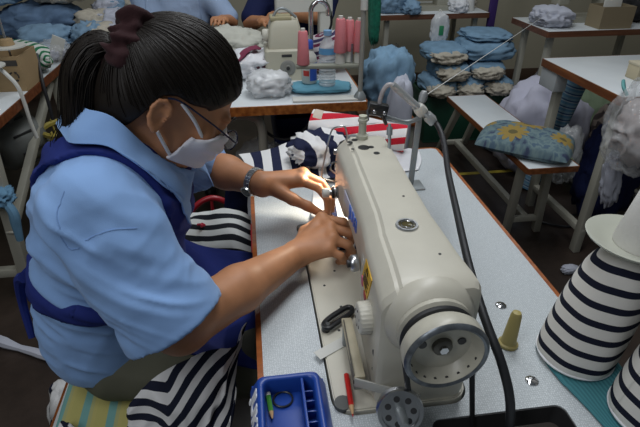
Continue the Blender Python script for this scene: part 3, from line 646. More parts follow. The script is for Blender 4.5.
# thread stand with clamp, tube and cable behind the machine head
ts = thing('thread_stand', (.372, 1.06, TZ), 'grey metal thread stand with black clamp and slanting tube behind machine head', 'thread stand')
MB().box((.345, 1.035, TZ), (.405, 1.085, TZ + .004), .001).build('base_plate', GREYM, ts)
MB().bar((.372, 1.055, TZ + .003), (.376, 1.050, .985), .014, .006, .001, (0, 1, 0)).build('upright', GREYM, ts)
MB().tube([(.376, 1.046, .935), (.345, 1.046, .925), (.310, 1.046, .935), (.275, 1.046, .948), (.255, 1.046, .952)], .0055, 8, sub=4).build('side_arm', GREYM, ts)
MB().lathe([(0, 0), (.007, 0), (.009, .006), (.009, .018), (.006, .024), (0, .025)], (.377, 1.046, .972), (.05, 0, 1), 16).build('guide_eye', M('pale_grey_metal', (.45, .47, .48), .35, .4), ts)
tbm = MB()
for dz in (-.0058, .0058): tbm.tube([(.304, 1.044 - dz, 1.014 + dz * .5), (.402, 1.034 - dz, .930 + dz * .5)], .0062, 12)
tb_ = tbm.build('slanting_tube', M('pale_grey_metal', (.45, .47, .48), .35, .4), ts)
MB().bar((.363, 1.040, .964), (.379, 1.038, .949), .030, .026, .004).build('tube_collar', PLASTW, tb_)
MB().bar((.385, 1.037, .944), (.404, 1.033, .928), .027, .021, .004).build('tube_sleeve', M('pale_sleeve', (.50, .52, .52), .3, .5), tb_)
cb = MB().bar((.254, 1.046, .965), (.296, 1.040, .957), .022, .026, .003).build('clamp', BLACK, ts)
for x, z in ((.264, .9632), (.287, .9588)):
    MB().lathe([(0, 0), (.0042, 0), (.0042, .002), (.003, .003), (0, .003)], (x, 1.0315, z - .004), (-.1, -1, .1), 16).build('clamp_screw', CHROME, cb)
MB().tube([(.252, 1.046, .958), (.247, 1.02, .945)], .003, 8).build('clamp_foot', DARK, cb); MB().tube([(.285, 1.04, .945), (.295, 1.04, .925)], .004, 8).build('clamp_foot', DARK, cb)
MB().tube([(.304, 1.042, 1.014), (.293, 1.043, 1.014), (.284, 1.043, 1.002), (.279, 1.043, .986), (.277, 1.043, .968)], .0052, 10, sub=5).build('bent_hose', M('milky_hose', (.52, .48, .48), .3, alpha=.75), ts)
prop(MB().tube([(.400, 1.034, .931), (.411, 1.02, .921), (.408, .97, .905), (.372, .84, .895), (.335, .70, .895), (.300, .555, .888), (.290, .47, .868), (.296, .415, .835), (.302, .385, .79), (.303, .372, .72), (.30, .37, .62)], .0062, 10, sub=8).build('power_cable', RUBBER), 'thick black cable hanging from the thread stand tube down to the table slot', 'cable')
prop(MB().tube([(.381, 1.046, .985), (.93, 1.78, .9235), (1.74, 2.87, .832)], .0012, 6).build('white_thread_line', M('thread_white', (.62, .62, .60), .8)), 'single white thread running from the thread stand across to the back tables', 'thread')

# cloth on and behind the table
g = net([[(-.03, 1.13, TZ + .004), (.03, 1.12, TZ + .006), (.10, 1.11, TZ + .010), (.17, 1.10, TZ + .012), (.24, 1.10, TZ + .012)],
         [(-.03, 1.18, TZ + .004), (.03, 1.18, TZ + .010), (.10, 1.17, TZ + .014), (.17, 1.17, TZ + .016), (.24, 1.18, TZ + .014)],
         [(-.035, 1.25, TZ + .004), (.03, 1.25, TZ + .012), (.10, 1.26, TZ + .016), (.18, 1.26, TZ + .018), (.26, 1.26, TZ + .015)],
         [(-.05, 1.31, TZ - .0), (.03, 1.33, TZ + .0), (.10, 1.33, TZ + .02), (.18, 1.33, TZ + .03), (.27, 1.33, TZ + .02)]], 70, 80)
wgt = np.clip((g[..., 0] - .05) / .1, 0, 1)[..., None]
q = np.stack([g[..., 0] * 24, g[..., 1] * 22, g[..., 2] * 0], 2); g = g + gnormal(g) * (-.012 * wgt[..., 0] * (ridge(q, 3) - .2))[..., None] * -1
g[..., 2] = np.where(g[..., 1] < 1.287, np.maximum(g[..., 2], TZ + .003), g[..., 2])
prop(cloth('striped_fabric', g, STRB, None, .0015, .0015, (30, 30), 5, swap=False), 'crumpled navy and white broad striped fabric at far end of sewing table', 'fabric')
g = net([[(.130, 1.06, TZ + .0095), (.17, 1.05, TZ + .0095), (.225, 1.045, TZ + .0095)], [(.118, .98, TZ + .0095), (.165, .97, TZ + .012), (.225, .965, TZ + .0095)], [(.108, .91, TZ + .014), (.16, .90, TZ + .012), (.215, .89, TZ + .0095)], [(.120, .84, TZ + .022), (.160, .84, TZ + .011), (.205, .835, TZ + .0095)], [(.13, .80, TZ + .012), (.165, .80, TZ + .0095), (.19, .80, TZ + .0095)]], 36, 36)
prop(cloth('sewn_piece', g, STRB, None, .0012, .003, (30, 30), 7, zmin=TZ + .0092), 'navy and white striped piece between the hands under the machine needle', 'fabric')
o = bundle('striped_garment', (.165, 1.215, TZ + .05), (.15, .13, .075), STRB, None, seed=33, amp=.22, fr=2.6, zmin=TZ + .006, rz=.5); prop(o, 'bunched navy and white striped heap beside the machine head', 'garment')
RW = stripe('red_white_stripe', [(0, (.72, .70, .70)), (.55, (.56, .015, .035))], .054, 'X')
rl = thing('fabric_roll', (.29, 1.24, TZ), 'red and white striped fabric roll lying behind the machine head', 'fabric roll')
c0 = np.array([.160, 1.315, TZ + .075]); c1 = np.array([.405, 1.225, TZ + .058]); P = np.zeros((60, 40, 3)); dv = c1 - c0; dv /= np.linalg.norm(dv); sd = np.cross(dv, (0, 0, 1)); sd /= np.linalg.norm(sd); upv = np.cross(sd, dv)
for j in range(40):
    t = j / 39; c = c0 * (1 - t) + c1 * t
    for i in range(60):
        a = 2 * math.pi * i / 59 + 1.9 * t; r = .047 * (1 - .22 * t) * (1 + .05 * math.sin(3 * a + 4 * t) + .04 * math.sin(5 * a)); P[i, j] = c + r * (1.1 * math.cos(a) * sd + .95 * math.sin(a) * upv)
P[..., 2] = np.maximum(P[..., 2], TZ + .012)
cloth('striped_roll', P, RW, rl, .0, .002, (20, 14), 2)
for c, s in ((c0, -1), (c1, 1)):
    MB().lathe([(0, .0), (.020, .002), (.038 if s < 0 else .03, .0), (.045 if s < 0 else .035, -.006), (.043 if s < 0 else .033, -.03), (0, -.03)], c, dv * s, 28).build('cream_roll_end', M('cream_roll', (.58, .50, .42), .8), rl)
g = net([[(.30, 1.10, TZ + .003), (.36, 1.13, TZ + .003), (.42, 1.14, TZ + .003)], [(.32, 1.17, TZ + .02), (.38, 1.20, TZ + .03), (.45, 1.20, TZ + .004)], [(.34, 1.24, TZ + .004), (.40, 1.27, TZ + .006), (.46, 1.27, TZ + .004)]], 24, 24)
prop(cloth('white_fabric', g, WHITEC, None, .0015, .006, (20, 20), 9, zmin=TZ + .003), 'white cloth heaped beside the thread stand at the table end', 'fabric')
# ------------------------------------------------------------------ the woman at the machine
wo = thing('person', (-.31, .69, 0), 'person in light blue shirt and navy apron with face mask, sewing at machine', 'person')
yw = R(19); HC = np.array([-.116, .748, 1.098]); HS = .92; DT = np.array([.008, .06, -.008]); cy, sy_ = math.cos(yw), math.sin(yw); cp_, sp_ = .8, .6
fv = np.array([cp_ * cy, cp_ * sy_, -sp_]); uv_ = np.array([sp_ * cy, sp_ * sy_, cp_]); sv = np.cross(fv, uv_)
HR = np.stack([fv, sv, uv_], 1)                                     # columns: forward, her right, up
def H(f, s, u): return HC + (fv * f + sv * s + uv_ * u) * HS
def HE(c, r): return el(H(*c), np.array(r) * HS, HR)
def HRC(a, b, ra, rb): return rc(H(*a), H(*b), ra * HS, rb * HS)
NB = np.array([-.212, .69, 1.035]) + DT
SHR, ELR, WRR = np.array([-.216, .598, 1.004]), np.array([-.125, .548, .835]), np.array([.058, .745, .798])
SHL, ELL_, WRL = np.array([-.207, .915, 1.0]), np.array([-.125, 1.03, .86]), np.array([.008, .915, .858])
body = Field(axis_((-.46, -.22, .007), (-.22, -.01, .003), (-.01, .175, .0025)), axis_((.46, .62, .006), (.62, .78, .003), (.78, .965, .0025), (.965, 1.1, .005)), axis_((.5, .76, .009), (.76, .90, .0025), (.90, 1.02, .004), (1.02, 1.27, .003)))
def head(f, k=.02):
    f.op(HE((-.008, 0, .022), (.094, .073, .092)), .001); f.op(HE((.016, 0, -.040), (.062, .057, .062)), .03)
    f.op(HRC((.044, .0, -.070), (.056, 0, -.072), .024, .020), .03)
    f.op(HRC((.01, .045, -.055), (.046, .022, -.074), .017, .018), .02); f.op(HRC((.01, -.045, -.055), (.046, -.022, -.074), .017, .018), .02)
    f.op(HRC((.068, .036, -.03), (.05, .055, -.022), .018, .016), .02); f.op(HRC((.068, -.036, -.03), (.05, -.055, -.022), .018, .016), .02)
    for s in (1, -1):
        f.op(HE((.094, s * .032, -.004), (.016, .019, .012)), .012, 's'); f.op(HE((.076, s * .032, -.004), (.0135, .0135, .0125)), .004)
        f.op(HRC((.088, s * .014, .016), (.076, s * .048, .018), .007, .006), .012)
    f.op(HRC((.084, 0, .006), (.093, 0, -.020), .0075, .0092), .010)
    for s in (1, -1): f.op(HE((.086, s * .011, -.024), (.009, .008, .007)), .006)
    f.op(HE((.074, 0, -.048), (.010, .022, .007)), .008); f.op(HE((.072, 0, -.058), (.010, .018, .006)), .008)
head(body)
for s in (1, -1):      # ears: a thin plate, a curled rim, the hollow and the lobe
    E = lambda f, u, d=0: H(-.033 + f * .82, s * (.0735 + d), -.020 + u * .80)
    body.op(el(H(-.033, s * .0745, -.020), (.0125, .005, .0205), HR), .004)
    rim = [(.010, -.006), (.0135, .010), (.010, .024), (-.002, .031), (-.014, .026), (-.0185, .010), (-.016, -.008), (-.008, -.022), (.003, -.029)]
    for a, b in zip(rim[:-1], rim[1:]): body.op(rc(E(*a, .005), E(*b, .005), .0035, .0035), .003)
    body.op(el(H(-.030, s * .081, -.024), (.0058, .0055, .0085), HR), .003, 's'); body.op(el(E(.005, -.027, .002), (.0055, .0042, .0055), HR), .004)
body.op(rc(H(-.040, 0, -.045), NB, .052, .057), .02); body.op(rc(H(0, 0, -.07), NB + (.03, 0, -.01), .040, .045), .03)
def torso(f, g=0., k=.05):
    f.op(el(DT + (-.252, .693, .910), (.098 + g, .146 + g, .165 + g), Matrix.Rotation(R(20), 3, 'Y')), .01)
    f.op(el(DT + (-.300, .700, .73), (.100 + g, .128 + g, .16 + g), Matrix.Rotation(R(12), 3, 'Y')), k)
    f.op(rc(DT + (-.226, .568, .995), DT + (-.215, .825, .99), .052 + g, .052 + g), k); f.op(rc(DT + (-.258, .64, .98), DT + (-.258, .75, .98), .050 + g, .050 + g), k)
    f.op(rc(NB + (-.012, 0, -.03), NB + (-.005, 0, .012), .07 + g, .052 + g), .03)
torso(body)
body.op(rc(SHR, ELR, .050, .040), .03); body.op(rc(ELR, ELR * .55 + WRR * .45, .040, .0385), .015); body.op(rc(ELR * .55 + WRR * .45, WRR, .0385, .0245), .012)
body.op(rc(SHL, ELL_, .050, .040), .03); body.op(rc(ELL_, ELL_ * .55 + WRL * .45, .038, .036), .015); body.op(rc(ELL_ * .55 + WRL * .45, WRL, .036, .0245), .012)
def hand(f, wr, palm, fingers, thumb):
    for p in palm: f.op(rc(wr, p, .0205, .0125), .010)
    for a, b in zip(palm[:-1], palm[1:]): f.op(rc(a, b, .0118, .0118), .006)
    for p in palm: f.op(rc(p + np.array([0, 0, .002]), p + np.array([0, 0, .003]), .0112, .0112), .004)
    for fg, sc in fingers: chain(f, fg, [.0098 * sc, .0088 * sc, .0080 * sc, .0068 * sc], .003)
    chain(f, thumb, [.0165, .0118, .0098, .0078], .006)
RHK = ((0.117, 0.82, 0.824), (0.127, 0.783, 0.826), (0.127, 0.754, 0.82), (0.117, 0.737, 0.808))
RF = (((0.157, 0.806, 0.822), (0.174, 0.819, 0.796), (0.172, 0.827, 0.774)), ((0.162, 0.77, 0.82), (0.175, 0.783, 0.794), (0.168, 0.795, 0.77)), ((0.155, 0.743, 0.812), (0.165, 0.753, 0.788), (0.156, 0.765, 0.768)), ((0.139, 0.727, 0.8), (0.147, 0.735, 0.782), (0.139, 0.752, 0.768)))
RT = ((0.065, 0.756, 0.8), (0.082, 0.806, 0.806), (0.111, 0.843, 0.803), (0.143, 0.879, 0.79))
RH = [np.array(p) for p in RHK]
rf = [([RH[k]] + [np.array(p) for p in RF[k]], sc_) for k, sc_ in enumerate((1., 1.04, 1., .88))]
hand(body, WRR, RH, rf, [np.array(p) for p in RT])
LH = [np.array(p) for p in ((.084, .912, .862), (.091, .928, .866), (.094, .944, .862), (.092, .958, .852))]
lf = [([LH[0], (.120, .897, .852), (.138, .880, .832), (.137, .872, .808)], 1.), ([LH[1], (.130, .914, .852), (.148, .894, .830), (.146, .882, .806)], 1.03),
      ([LH[2], (.131, .931, .846), (.149, .911, .824), (.149, .897, .804)], .97), ([LH[3], (.123, .947, .836), (.141, .930, .818), (.146, .915, .802)], .85)]
hand(body, WRL, LH, lf, [(.034, .902, .852), (.066, .880, .838), (.096, .872, .824), (.124, .868, .805)])
bo = sdf_obj('body', body, SKIN, wo)
# pink nails on the fingertips that show
NAIL = M('pink_nail', (.66, .34, .28), .3)
mb = MB()
for fg, sc in lf + rf:
    a, b = Vector(fg[2]), Vector(fg[3]); k = Vector(fg[0]); d = (b - a).normalized(); o = (a - k); o = (o - d * o.dot(d)).normalized()
    Mx = Matrix((d, o.cross(d), o)).transposed(); mb.ell(b + o * .0052 * sc + d * .001, (.0055, .0042, .0016), Mx, 8)
a, b = Vector((.096, .872, .824)), Vector((.124, .868, .805)); d = (b - a).normalized(); o = Vector((0, -.6, .8)); o = (o - d * o.dot(d)).normalized()
mb.ell(b + o * .0062, (.0068, .0052, .0018), Matrix((d, o.cross(d), o)).transposed(), 8)
mb.build('nails', NAIL, bo)
for s in (1, -1):
    MB().ell(H(.0795, s * .032, -.005), (.0118, .0118, .0118), None, 12).build('eye', M('eye_white', (.6, .58, .55), .2), bo)
    mb = MB().ell(H(.0905, s * .032, -.009), (.002, .0055, .0055), Matrix(HR.tolist()), 8).build('iris', M('dark_iris', (.02, .01, .008), .2), bo)
    mb = MB().tube([H(.0865, s * .018, -.006), H(.0915, s * .030, -.002), H(.084, s * .046, -.008)], [.001, .0016, .0008], 6, sub=5).build('eyelashes', HAIR, bo)
    mb = MB().tube([H(.0965, s * .013, .017), H(.094, s * .030, .024), H(.080, s * .050, .018)], [.002, .0028, .001], 6, sub=5).build('eyebrow', HAIR, bo)

# hair: cap pulled back into a tied tail
hf = Field(axis_((-.24, .02, .0032)), axis_((.64, .85, .0032)), axis_((.97, 1.24, .0032)))
hf.op(HE((-.010, 0, .028), (.107, .0845, .101)), .001); hf.op(HE((-.055, 0, -.03), (.055, .066, .065)), .04)
X, Y, Z = hf.grid(); q = [X - HC[0], Y - HC[1], Z - HC[2]]
lf_ = (q[0] * fv[0] + q[1] * fv[1] + q[2] * fv[2]) / HS; ls = (q[0] * sv[0] + q[1] * sv[1] + q[2] * sv[2]) / HS; lu = (q[0] * uv_[0] + q[1] * uv_[1] + q[2] * uv_[2]) / HS
line = np.interp(lf_, [-.12, -.095, -.075, -.060, -.052, -.043, -.023, .0, .03, .055, .078, .09, .11], [-.085, -.088, -.082, -.055, -.025, .008, .018, .016, .022, .040, .058, .074, .088]) + np.where(lf_ > .03, -.10 * np.maximum(np.abs(ls) - .03, 0) + 0, 0)
h = (line - lu) * .72; k = .008; A = hf.F; hh = np.maximum(k - np.abs(A - h), 0) / k; hf.F = np.maximum(A, h.astype(np.float32)) + hh * hh * k * .25
hair = sdf_obj('hair', hf, HAIR, wo)
bv = BVHTree.FromPolygons([v.co.copy() for v in hair.data.vertices], [tuple(p.vertices) for p in hair.data.polygons])
TIE = H(-.103, .0, .062); sv_d = (TIE - HC) / np.linalg.norm(TIE - HC)
rng = np.random.RandomState(3); mb = MB(); cnt = 0
off = Vector(HC)
while cnt < 620:
    d = rng.normal(size=3); d /= np.linalg.norm(d); lf1, lu1 = d @ fv, d @ uv_
    if d @ sv_d > .55 or lu1 < -.5: continue
    pts = []; om = math.acos(max(-1, min(1, d @ sv_d))); jit = rng.normal(size=3) * .01
    for t in np.linspace(rng.uniform(0, .3), 1, 11):
        e = (math.sin((1 - t) * om) * d + math.sin(t * om) * sv_d) / math.sin(om)
        hit = bv.ray_cast(off + Vector(e * .25), Vector(-e), .25)
        if hit[0] is None: continue
        p = hit[0] + hit[1] * (.0006 + .0007 * math.sin(3.1 * t + cnt)); lq = Vector(p) - off
        f1 = lq.dot(Vector(fv)) / HS; u1 = lq.dot(Vector(uv_)) / HS; ln = np.interp(f1, [-.12, -.095, -.075, -.060, -.052, -.043, -.023, .0, .03, .055, .078, .09, .11], [-.085, -.088, -.082, -.055, -.025, .008, .018, .016, .022, .040, .058, .074, .088])
        if u1 > ln + .002: pts.append(p)
    if len(pts) >= 5: mb.tube(pts, [.0004, .0009, .0008, .0005], 4, cap=False); 
    cnt += 1
mb.build('hair_strands', HAIRS, hair, 180)
PT = np.array([(-.185, .745, 1.180), (-.208, .743, 1.174), (-.226, .738, 1.150), (-.236, .730, 1.115), (-.247, .722, 1.075), (-.270, .712, 1.045), (-.286, .708, 1.02)])
PC = smooth_path(PT, 8); rw = np.interp(np.linspace(0, 1, len(PC)), [0, .12, .35, .6, .85, 1], [.017, .026, .031, .029, .020, .006])
rings = []
for i, c in enumerate(PC):
    t = PC[min(i + 1, len(PC) - 1)] - PC[max(i - 1, 0)]; t /= np.linalg.norm(t); a1 = np.cross(t, (0, 1, 0)); a1 /= np.linalg.norm(a1); a2 = np.cross(t, a1); ring = []
    for k in range(28):
        a = 2 * math.pi * k / 28; r = rw[i] * (1 + .07 * math.sin(7 * a + .02 * i) + .05 * math.sin(13 * a)); ring.append(c + r * (.85 * math.cos(a) * a1 + 1.1 * math.sin(a) * a2))
    rings.append(ring)
pt = loft('ponytail', rings, HAIR, hair, 180)
mb = MB()
for k in range(300):
    a = rng.uniform(0, 2 * math.pi); sp1 = rng.uniform(.96, 1.06) if k < 250 else rng.uniform(1.1, 1.5); pts = []; tw = rng.normal() * .35; end = rng.uniform(.7, 1.)
    for s in np.linspace(0.02, end, 12):
        i = s * (len(PC) - 1); j = min(int(i), len(PC) - 2); fr_ = i - j; c = PC[j] * (1 - fr_) + PC[j + 1] * fr_; t = PC[j + 1] - PC[j]; t /= np.linalg.norm(t); a1 = np.cross(t, (0, 1, 0)); a1 /= np.linalg.norm(a1); a2 = np.cross(t, a1)
        r = np.interp(i, range(len(rw)), rw) * (1 + (sp1 - 1) * s + .02) + .0008; r = max(r, .004); pts.append(c + r * (.85 * math.cos(a + tw * s) * a1 + 1.1 * math.sin(a + tw * s) * a2) + (0, 0, -.0 * s))
    mb.tube(pts, [.0008, .0008, .0004], 4, cap=False)
mb.build('tail_strands', HAIRS, pt, 180)
# scrunchie
SCR = M('dark_red_velvet', (.024, .003, .005), .95, sheen=.05, bump=.3, bscale=300)
V = []; F = []; nU, nV = 130, 30; cS = np.array([-.165, .742, 1.178]); tS = np.array([-.72, .0, .45]); tS /= np.linalg.norm(tS); a1 = np.cross(tS, (0, 1, 0)); a1 /= np.linalg.norm(a1); a2 = np.cross(tS, a1)
for i in range(nU):
    a = 2 * math.pi * i / nU; rd = math.cos(a) * a1 + math.sin(a) * a2
    for j in range(nV):
        b = 2 * math.pi * j / nV; rr = .0185 * (1 + .20 * math.sin(9 * a + 2.2 * math.sin(b + .7)) + .13 * math.sin(16 * a + b * 2) + .30 * float(vnoise(np.array([[3.2 * math.cos(a) + 1.5 * math.cos(b), 3.2 * math.sin(a), 1.8 * math.sin(b)]]), 77)[0])); V.append(cS + rd * (.034 + .0045 * math.sin(5 * a)) + rr * (1.05 * math.cos(b) * rd + 1.15 * math.sin(b) * tS))
for i in range(nU):
    for j in range(nV): F.append((i * nV + j, ((i + 1) % nU) * nV + j, ((i + 1) % nU) * nV + (j + 1) % nV, i * nV + (j + 1) % nV))
mesh_obj('scrunchie', V, F, SCR, hair, 180, label='dark red velvet scrunchie')

# shirt
def slv(f, a, b, ra, rb, k=.03): f.op(rc(a, b, ra, rb), k)
ts_f = Field(axis_((-.47, .02, .004)), axis_((.44, 1.15, .004)), axis_((.60, 1.12, .004)))
torso(ts_f, .012); ts_f.op(el(DT + (-.292, .704, .665), (.112, .142, .13)), .04)
tors = ts_f.copy()
sh = ts_f
HR_ = ELR * .97 + SHR * .03; HL_ = ELL_ * .98 + SHL * .02
slv(sh, SHR, HR_ + (HR_ - SHR) * .2, .060, .075); slv(sh, SHL, HL_ + (HL_ - SHL) * .2, .062, .066)
sh.op(rc(SHR + (0, .03, -.05), HR_ + (-.022, -.006, .006), .054, .050), .03)
def plane(f, p, n, lo, hi, mode='cut', k=.003):
    sl = f._sl(lo, hi); X, Y, Z = f.grid(sl); d = ((X - p[0]) * n[0] + (Y - p[1]) * n[1] + (Z - p[2]) * n[2]).astype(np.float32); f.F[sl] = np.maximum(f.F[sl], d)
nR = (HR_ - SHR) / np.linalg.norm(HR_ - SHR); nL = (HL_ - SHL) / np.linalg.norm(HL_ - SHL)
# sleeve ends: only where the sleeve, not the chest, passes the hem plane
X, Y, Z = sh.grid()
dR = (X - HR_[0]) * nR[0] + (Y - HR_[1]) * nR[1] + (Z - HR_[2]) * nR[2]; armR = rc(SHR, HR_ + nR * .2, .095, .095)[0](X, Y, Z)
keep = (tors.F > .004) & (armR < 0) & (Y < .70); sh.F = np.where(keep, np.maximum(sh.F, dR), sh.F).astype(np.float32)
dL = (X - HL_[0]) * nL[0] + (Y - HL_[1]) * nL[1] + (Z - HL_[2]) * nL[2]; armL = rc(SHL, HL_ + nL * .2, .095, .095)[0](X, Y, Z)
keep = (tors.F > .004) & (armL < 0) & (Y > .82); sh.F = np.where(keep, np.maximum(sh.F, dL), sh.F).astype(np.float32)
for f in (sh, tors): plane(f, (-.30, .66, .640), (.10, -.10, -.98), (-1, 0, 0), (1, 2, 2))
full = sh.copy()
sh.op(rc(HR_ - nR * .055, HR_ + nR * .05, .050, .068), .004, 's'); sh.op(rc(HL_ - nL * .055, HL_ + nL * .05, .048, .060), .004, 's')
sh.op(rc(NB + (.0, 0, -.03), H(-.02, 0, -.06), .055, .062), .006, 's')
axR = nR
def sdisp(V):
    q = np.array(V); dd = q @ axR
    a = np.stack([dd * 10, q[:, 2] * 6 - q[:, 0] * 9, q[:, 1] * 16], 1); b = q * np.array([14, 9, 15]) + 4
    n = ridge(a * .9, 11) * .5 + ridge(b * .7, 23) * .35
    # folds running from the armpit across the sleeve and the back
    c = np.stack([(q[:, 0] * .45 + q[:, 2] * .8 + q[:, 1] * .35) * 23, (q[:, 0] * .9 - q[:, 2] * .5) * 3.2, q[:, 1] * 3.5], 1); c = c + .45 * np.stack([vnoise(q * 7, 61), vnoise(q * 7, 62), vnoise(q * 7, 63)], 1)
    low = np.clip((1.085 - q[:, 2]) / .09, .25, 1) * np.clip((q[:, 2] - .635) / .06, .1, 1) * np.clip(-((q - HR_) @ axR) / .06 + np.clip(np.linalg.norm(q - HR_, axis=1) / .1 - .9, 0, 9), .25, 1)
    e2 = q * np.array([30, 22, 26]) + .8 * np.stack([vnoise(q * 9, 3), vnoise(q * 9, 4), vnoise(q * 9, 5)], 1)
    return low * (.0055 * n + .0130 * (ridge(c, 31) - .25) + .0012 * (ridge(e2, 41) - .2)) - .0015
shirt = sdf_obj('shirt', sh, SHIRT, wo, sdisp)
sbv = BVHTree.FromPolygons([v.co.copy() for v in shirt.data.vertices], [tuple(p.vertices) for p in shirt.data.polygons])
def onshirt(pts, off, sub=8):
    out = []
    for p in smooth_path(np.array(pts) + DT, sub):
        r = sbv.find_nearest(Vector(p)); out.append(r[0] + r[1] * off)
    return out
SEAM = M('shirt_stitching', (.20, .34, .62), .85, spec=.2)
mb = MB()
SP = np.array([[-0.25, 0.485, 1.077], [-0.251, 0.485, 1.048], [-0.248, 0.485, 1.016], [-0.241, 0.485, 0.989], [-0.216, 0.485, 1.002], [-0.188, 0.485, 1.011], [-0.16, 0.485, 1.011]])
mb.tube(onshirt(SP, -.0002), .0010, 5)
mb.build('seam', SEAM, shirt)
# collar: two flaps and the band round the nape
def flap(c, name):
    c = np.array(c, float); c[:, 2] = c[:, 1] * .45 + c[:, 2] * .55; c[-1, 2] += (.004, 0, -.02); g = net(c + DT + (0, 0, -.016), 34, 24)
    for i in range(g.shape[0]):
        for j in range(g.shape[1]):
            r = sbv.find_nearest(Vector(g[i, j])); dd = (Vector(g[i, j]) - r[0]).dot(r[1])
            if dd < .0125: g[i, j] = np.array(r[0] + r[1] * .0125)
    return cloth(name, g, SHIRT, shirt, .0026, .0012, (30, 30), 2)
flap([[(-.245, .700, 1.118), (-.268, .700, 1.098), (-.288, .700, 1.070)], [(-.232, .632, 1.132), (-.250, .612, 1.112), (-.262, .596, 1.085)], [(-.192, .604, 1.128), (-.198, .590, 1.108), (-.200, .575, 1.086)],
      [(-.158, .612, 1.078), (-.164, .588, 1.064), (-.168, .572, 1.048)], [(-.128, .642, 1.035), (-.135, .612, 1.008), (-.140, .596, .990)], [(-.108, .672, 1.010), (-.120, .640, .972), (-.128, .622, .945)]], 'collar_flap')
flap([[(-.245, .690, 1.118), (-.268, .690, 1.098), (-.288, .690, 1.070)], [(-.225, .750, 1.122), (-.240, .772, 1.105), (-.250, .786, 1.085)], [(-.190, .775, 1.112), (-.196, .795, 1.095), (-.198, .81, 1.075)],
      [(-.150, .762, 1.070), (-.150, .79, 1.055), (-.15, .81, 1.04)], [(-.122, .730, 1.030), (-.115, .765, 1.012), (-.11, .79, .995)], [(-.105, .690, 1.005), (-.095, .722, .98), (-.088, .75, .955)]], 'collar_flap')
# apron: straps, bib, skirt and the tie round the waist
ap = full.copy()
def region(prims):
    g = Field(ap.xs, ap.ys, ap.zs)
    for p in prims: g.op(p, .004)
    return g.F
def caps(pts, r): pts = np.array(pts) + DT; return [rc(a, b, r, r) for a, b in zip(pts[:-1], pts[1:])]
reg = region(caps([(-.41, .740, .83), (-.39, .730, .92), (-.345, .690, 1.01), (-.285, .612, 1.075), (-.222, .606, 1.088), (-.17, .604, 1.055), (-.140, .610, .99), (-.118, .625, .91), (-.13, .64, .84)], .027)
             + caps([(-.40, .74, .92), (-.285, .775, 1.07), (-.215, .78, 1.08), (-.16, .78, 1.05), (-.13, .77, .98), (-.12, .76, .90)], .027))
X, Y, Z = ap.grid()
bib = np.maximum(np.maximum(-.205 - X - .10 * (.95 - Z), np.abs(Y - .76) - .105), np.maximum(Z - .985, .62 - Z)) + 0 * X
tie = np.abs((Z - .818) + .10 * (X + .3)) - .0115 + 0 * X * Y
side = np.maximum(-.245 - X, Z - .81) + 0 * Y
ft = np.maximum(tors.F - .009, np.minimum(np.minimum(bib, tie), 9)); fs = np.maximum(full.F - .0085, reg)
ap.F = np.minimum(ft, fs).astype(np.float32)
apron = sdf_obj('apron', ap, NAVY, wo, sdisp, label='navy apron with shoulder straps and waist tie')
g = net([[(-.19, .60, .82), (-.17, .68, .84), (-.17, .80, .83), (-.2, .87, .80)], [(-.13, .585, .745), (-.11, .68, .735), (-.11, .80, .735), (-.13, .9, .73)], [(-.07, .60, .690), (-.05, .70, .700), (-.05, .80, .700), (-.06, .93, .685)], [(-.015, .60, .665), (.0, .70, .675), (.0, .80, .675), (.0, .95, .655)], [(.08, .60, .645), (.10, .70, .64), (.10, .80, .645), (.10, .95, .63)]], 50, 50)
cloth('apron_skirt', g, NAVY, apron, .002, .006, (12, 20), 6)
for pts in ([(-.40, .72, .815), (-.415, .73, .80), (-.43, .74, .74), (-.425, .72, .68)], [(-.40, .74, .81), (-.42, .76, .785), (-.435, .78, .72)]): MB().tube(pts, [.010, .008, .006], 8, sub=5).build('apron_tie_end', NAVY, apron)

# trousers and shoes
pf = Field(axis_((-.50, .22, .007)), axis_((.50, 1.0, .007)), axis_((.06, .86, .007)))
pf.op(el((-.285, .765, .665), (.102, .132, .100)), .01); pf.op(el((-.285, .760, .74), (.092, .118, .09)), .03)
for y0, y1 in ((.690, .650), (.825, .86)):
    pf.op(rc((-.27, y0, .640), (.03, y1, .625), .076, .060), .03); pf.op(rc((.03, y1, .625), (.03, y1, .13), .063, .055), .02)
plane(pf, (0, 0, .09), (0, 0, -1), (-1, 0, 0), (1, 2, 2)); plane(pf, (0, 0, .81), (0, 0, 1), (-1, 0, 0), (1, 2, 2))
sdf_obj('trousers', pf, PANTS, wo, lambda V: .004 * (ridge(V * np.array([9, 14, 14]), 8) - .3))
for y in (.65, .86):
    f = Field(axis_((-.06, .25, .006)), axis_((y - .08, y + .08, .006)), axis_((-.02, .14, .006)))
    f.op(rc((.03, y, .075), (.03, y, .10), .040, .036), .01); f.op(rc((.01, y, .040), (.15, y, .034), .038, .032), .03); plane(f, (0, 0, .002), (0, 0, -1), (-1, 0, -1), (1, 2, 1))
    sdf_obj('shoe', f, BLACK, wo)

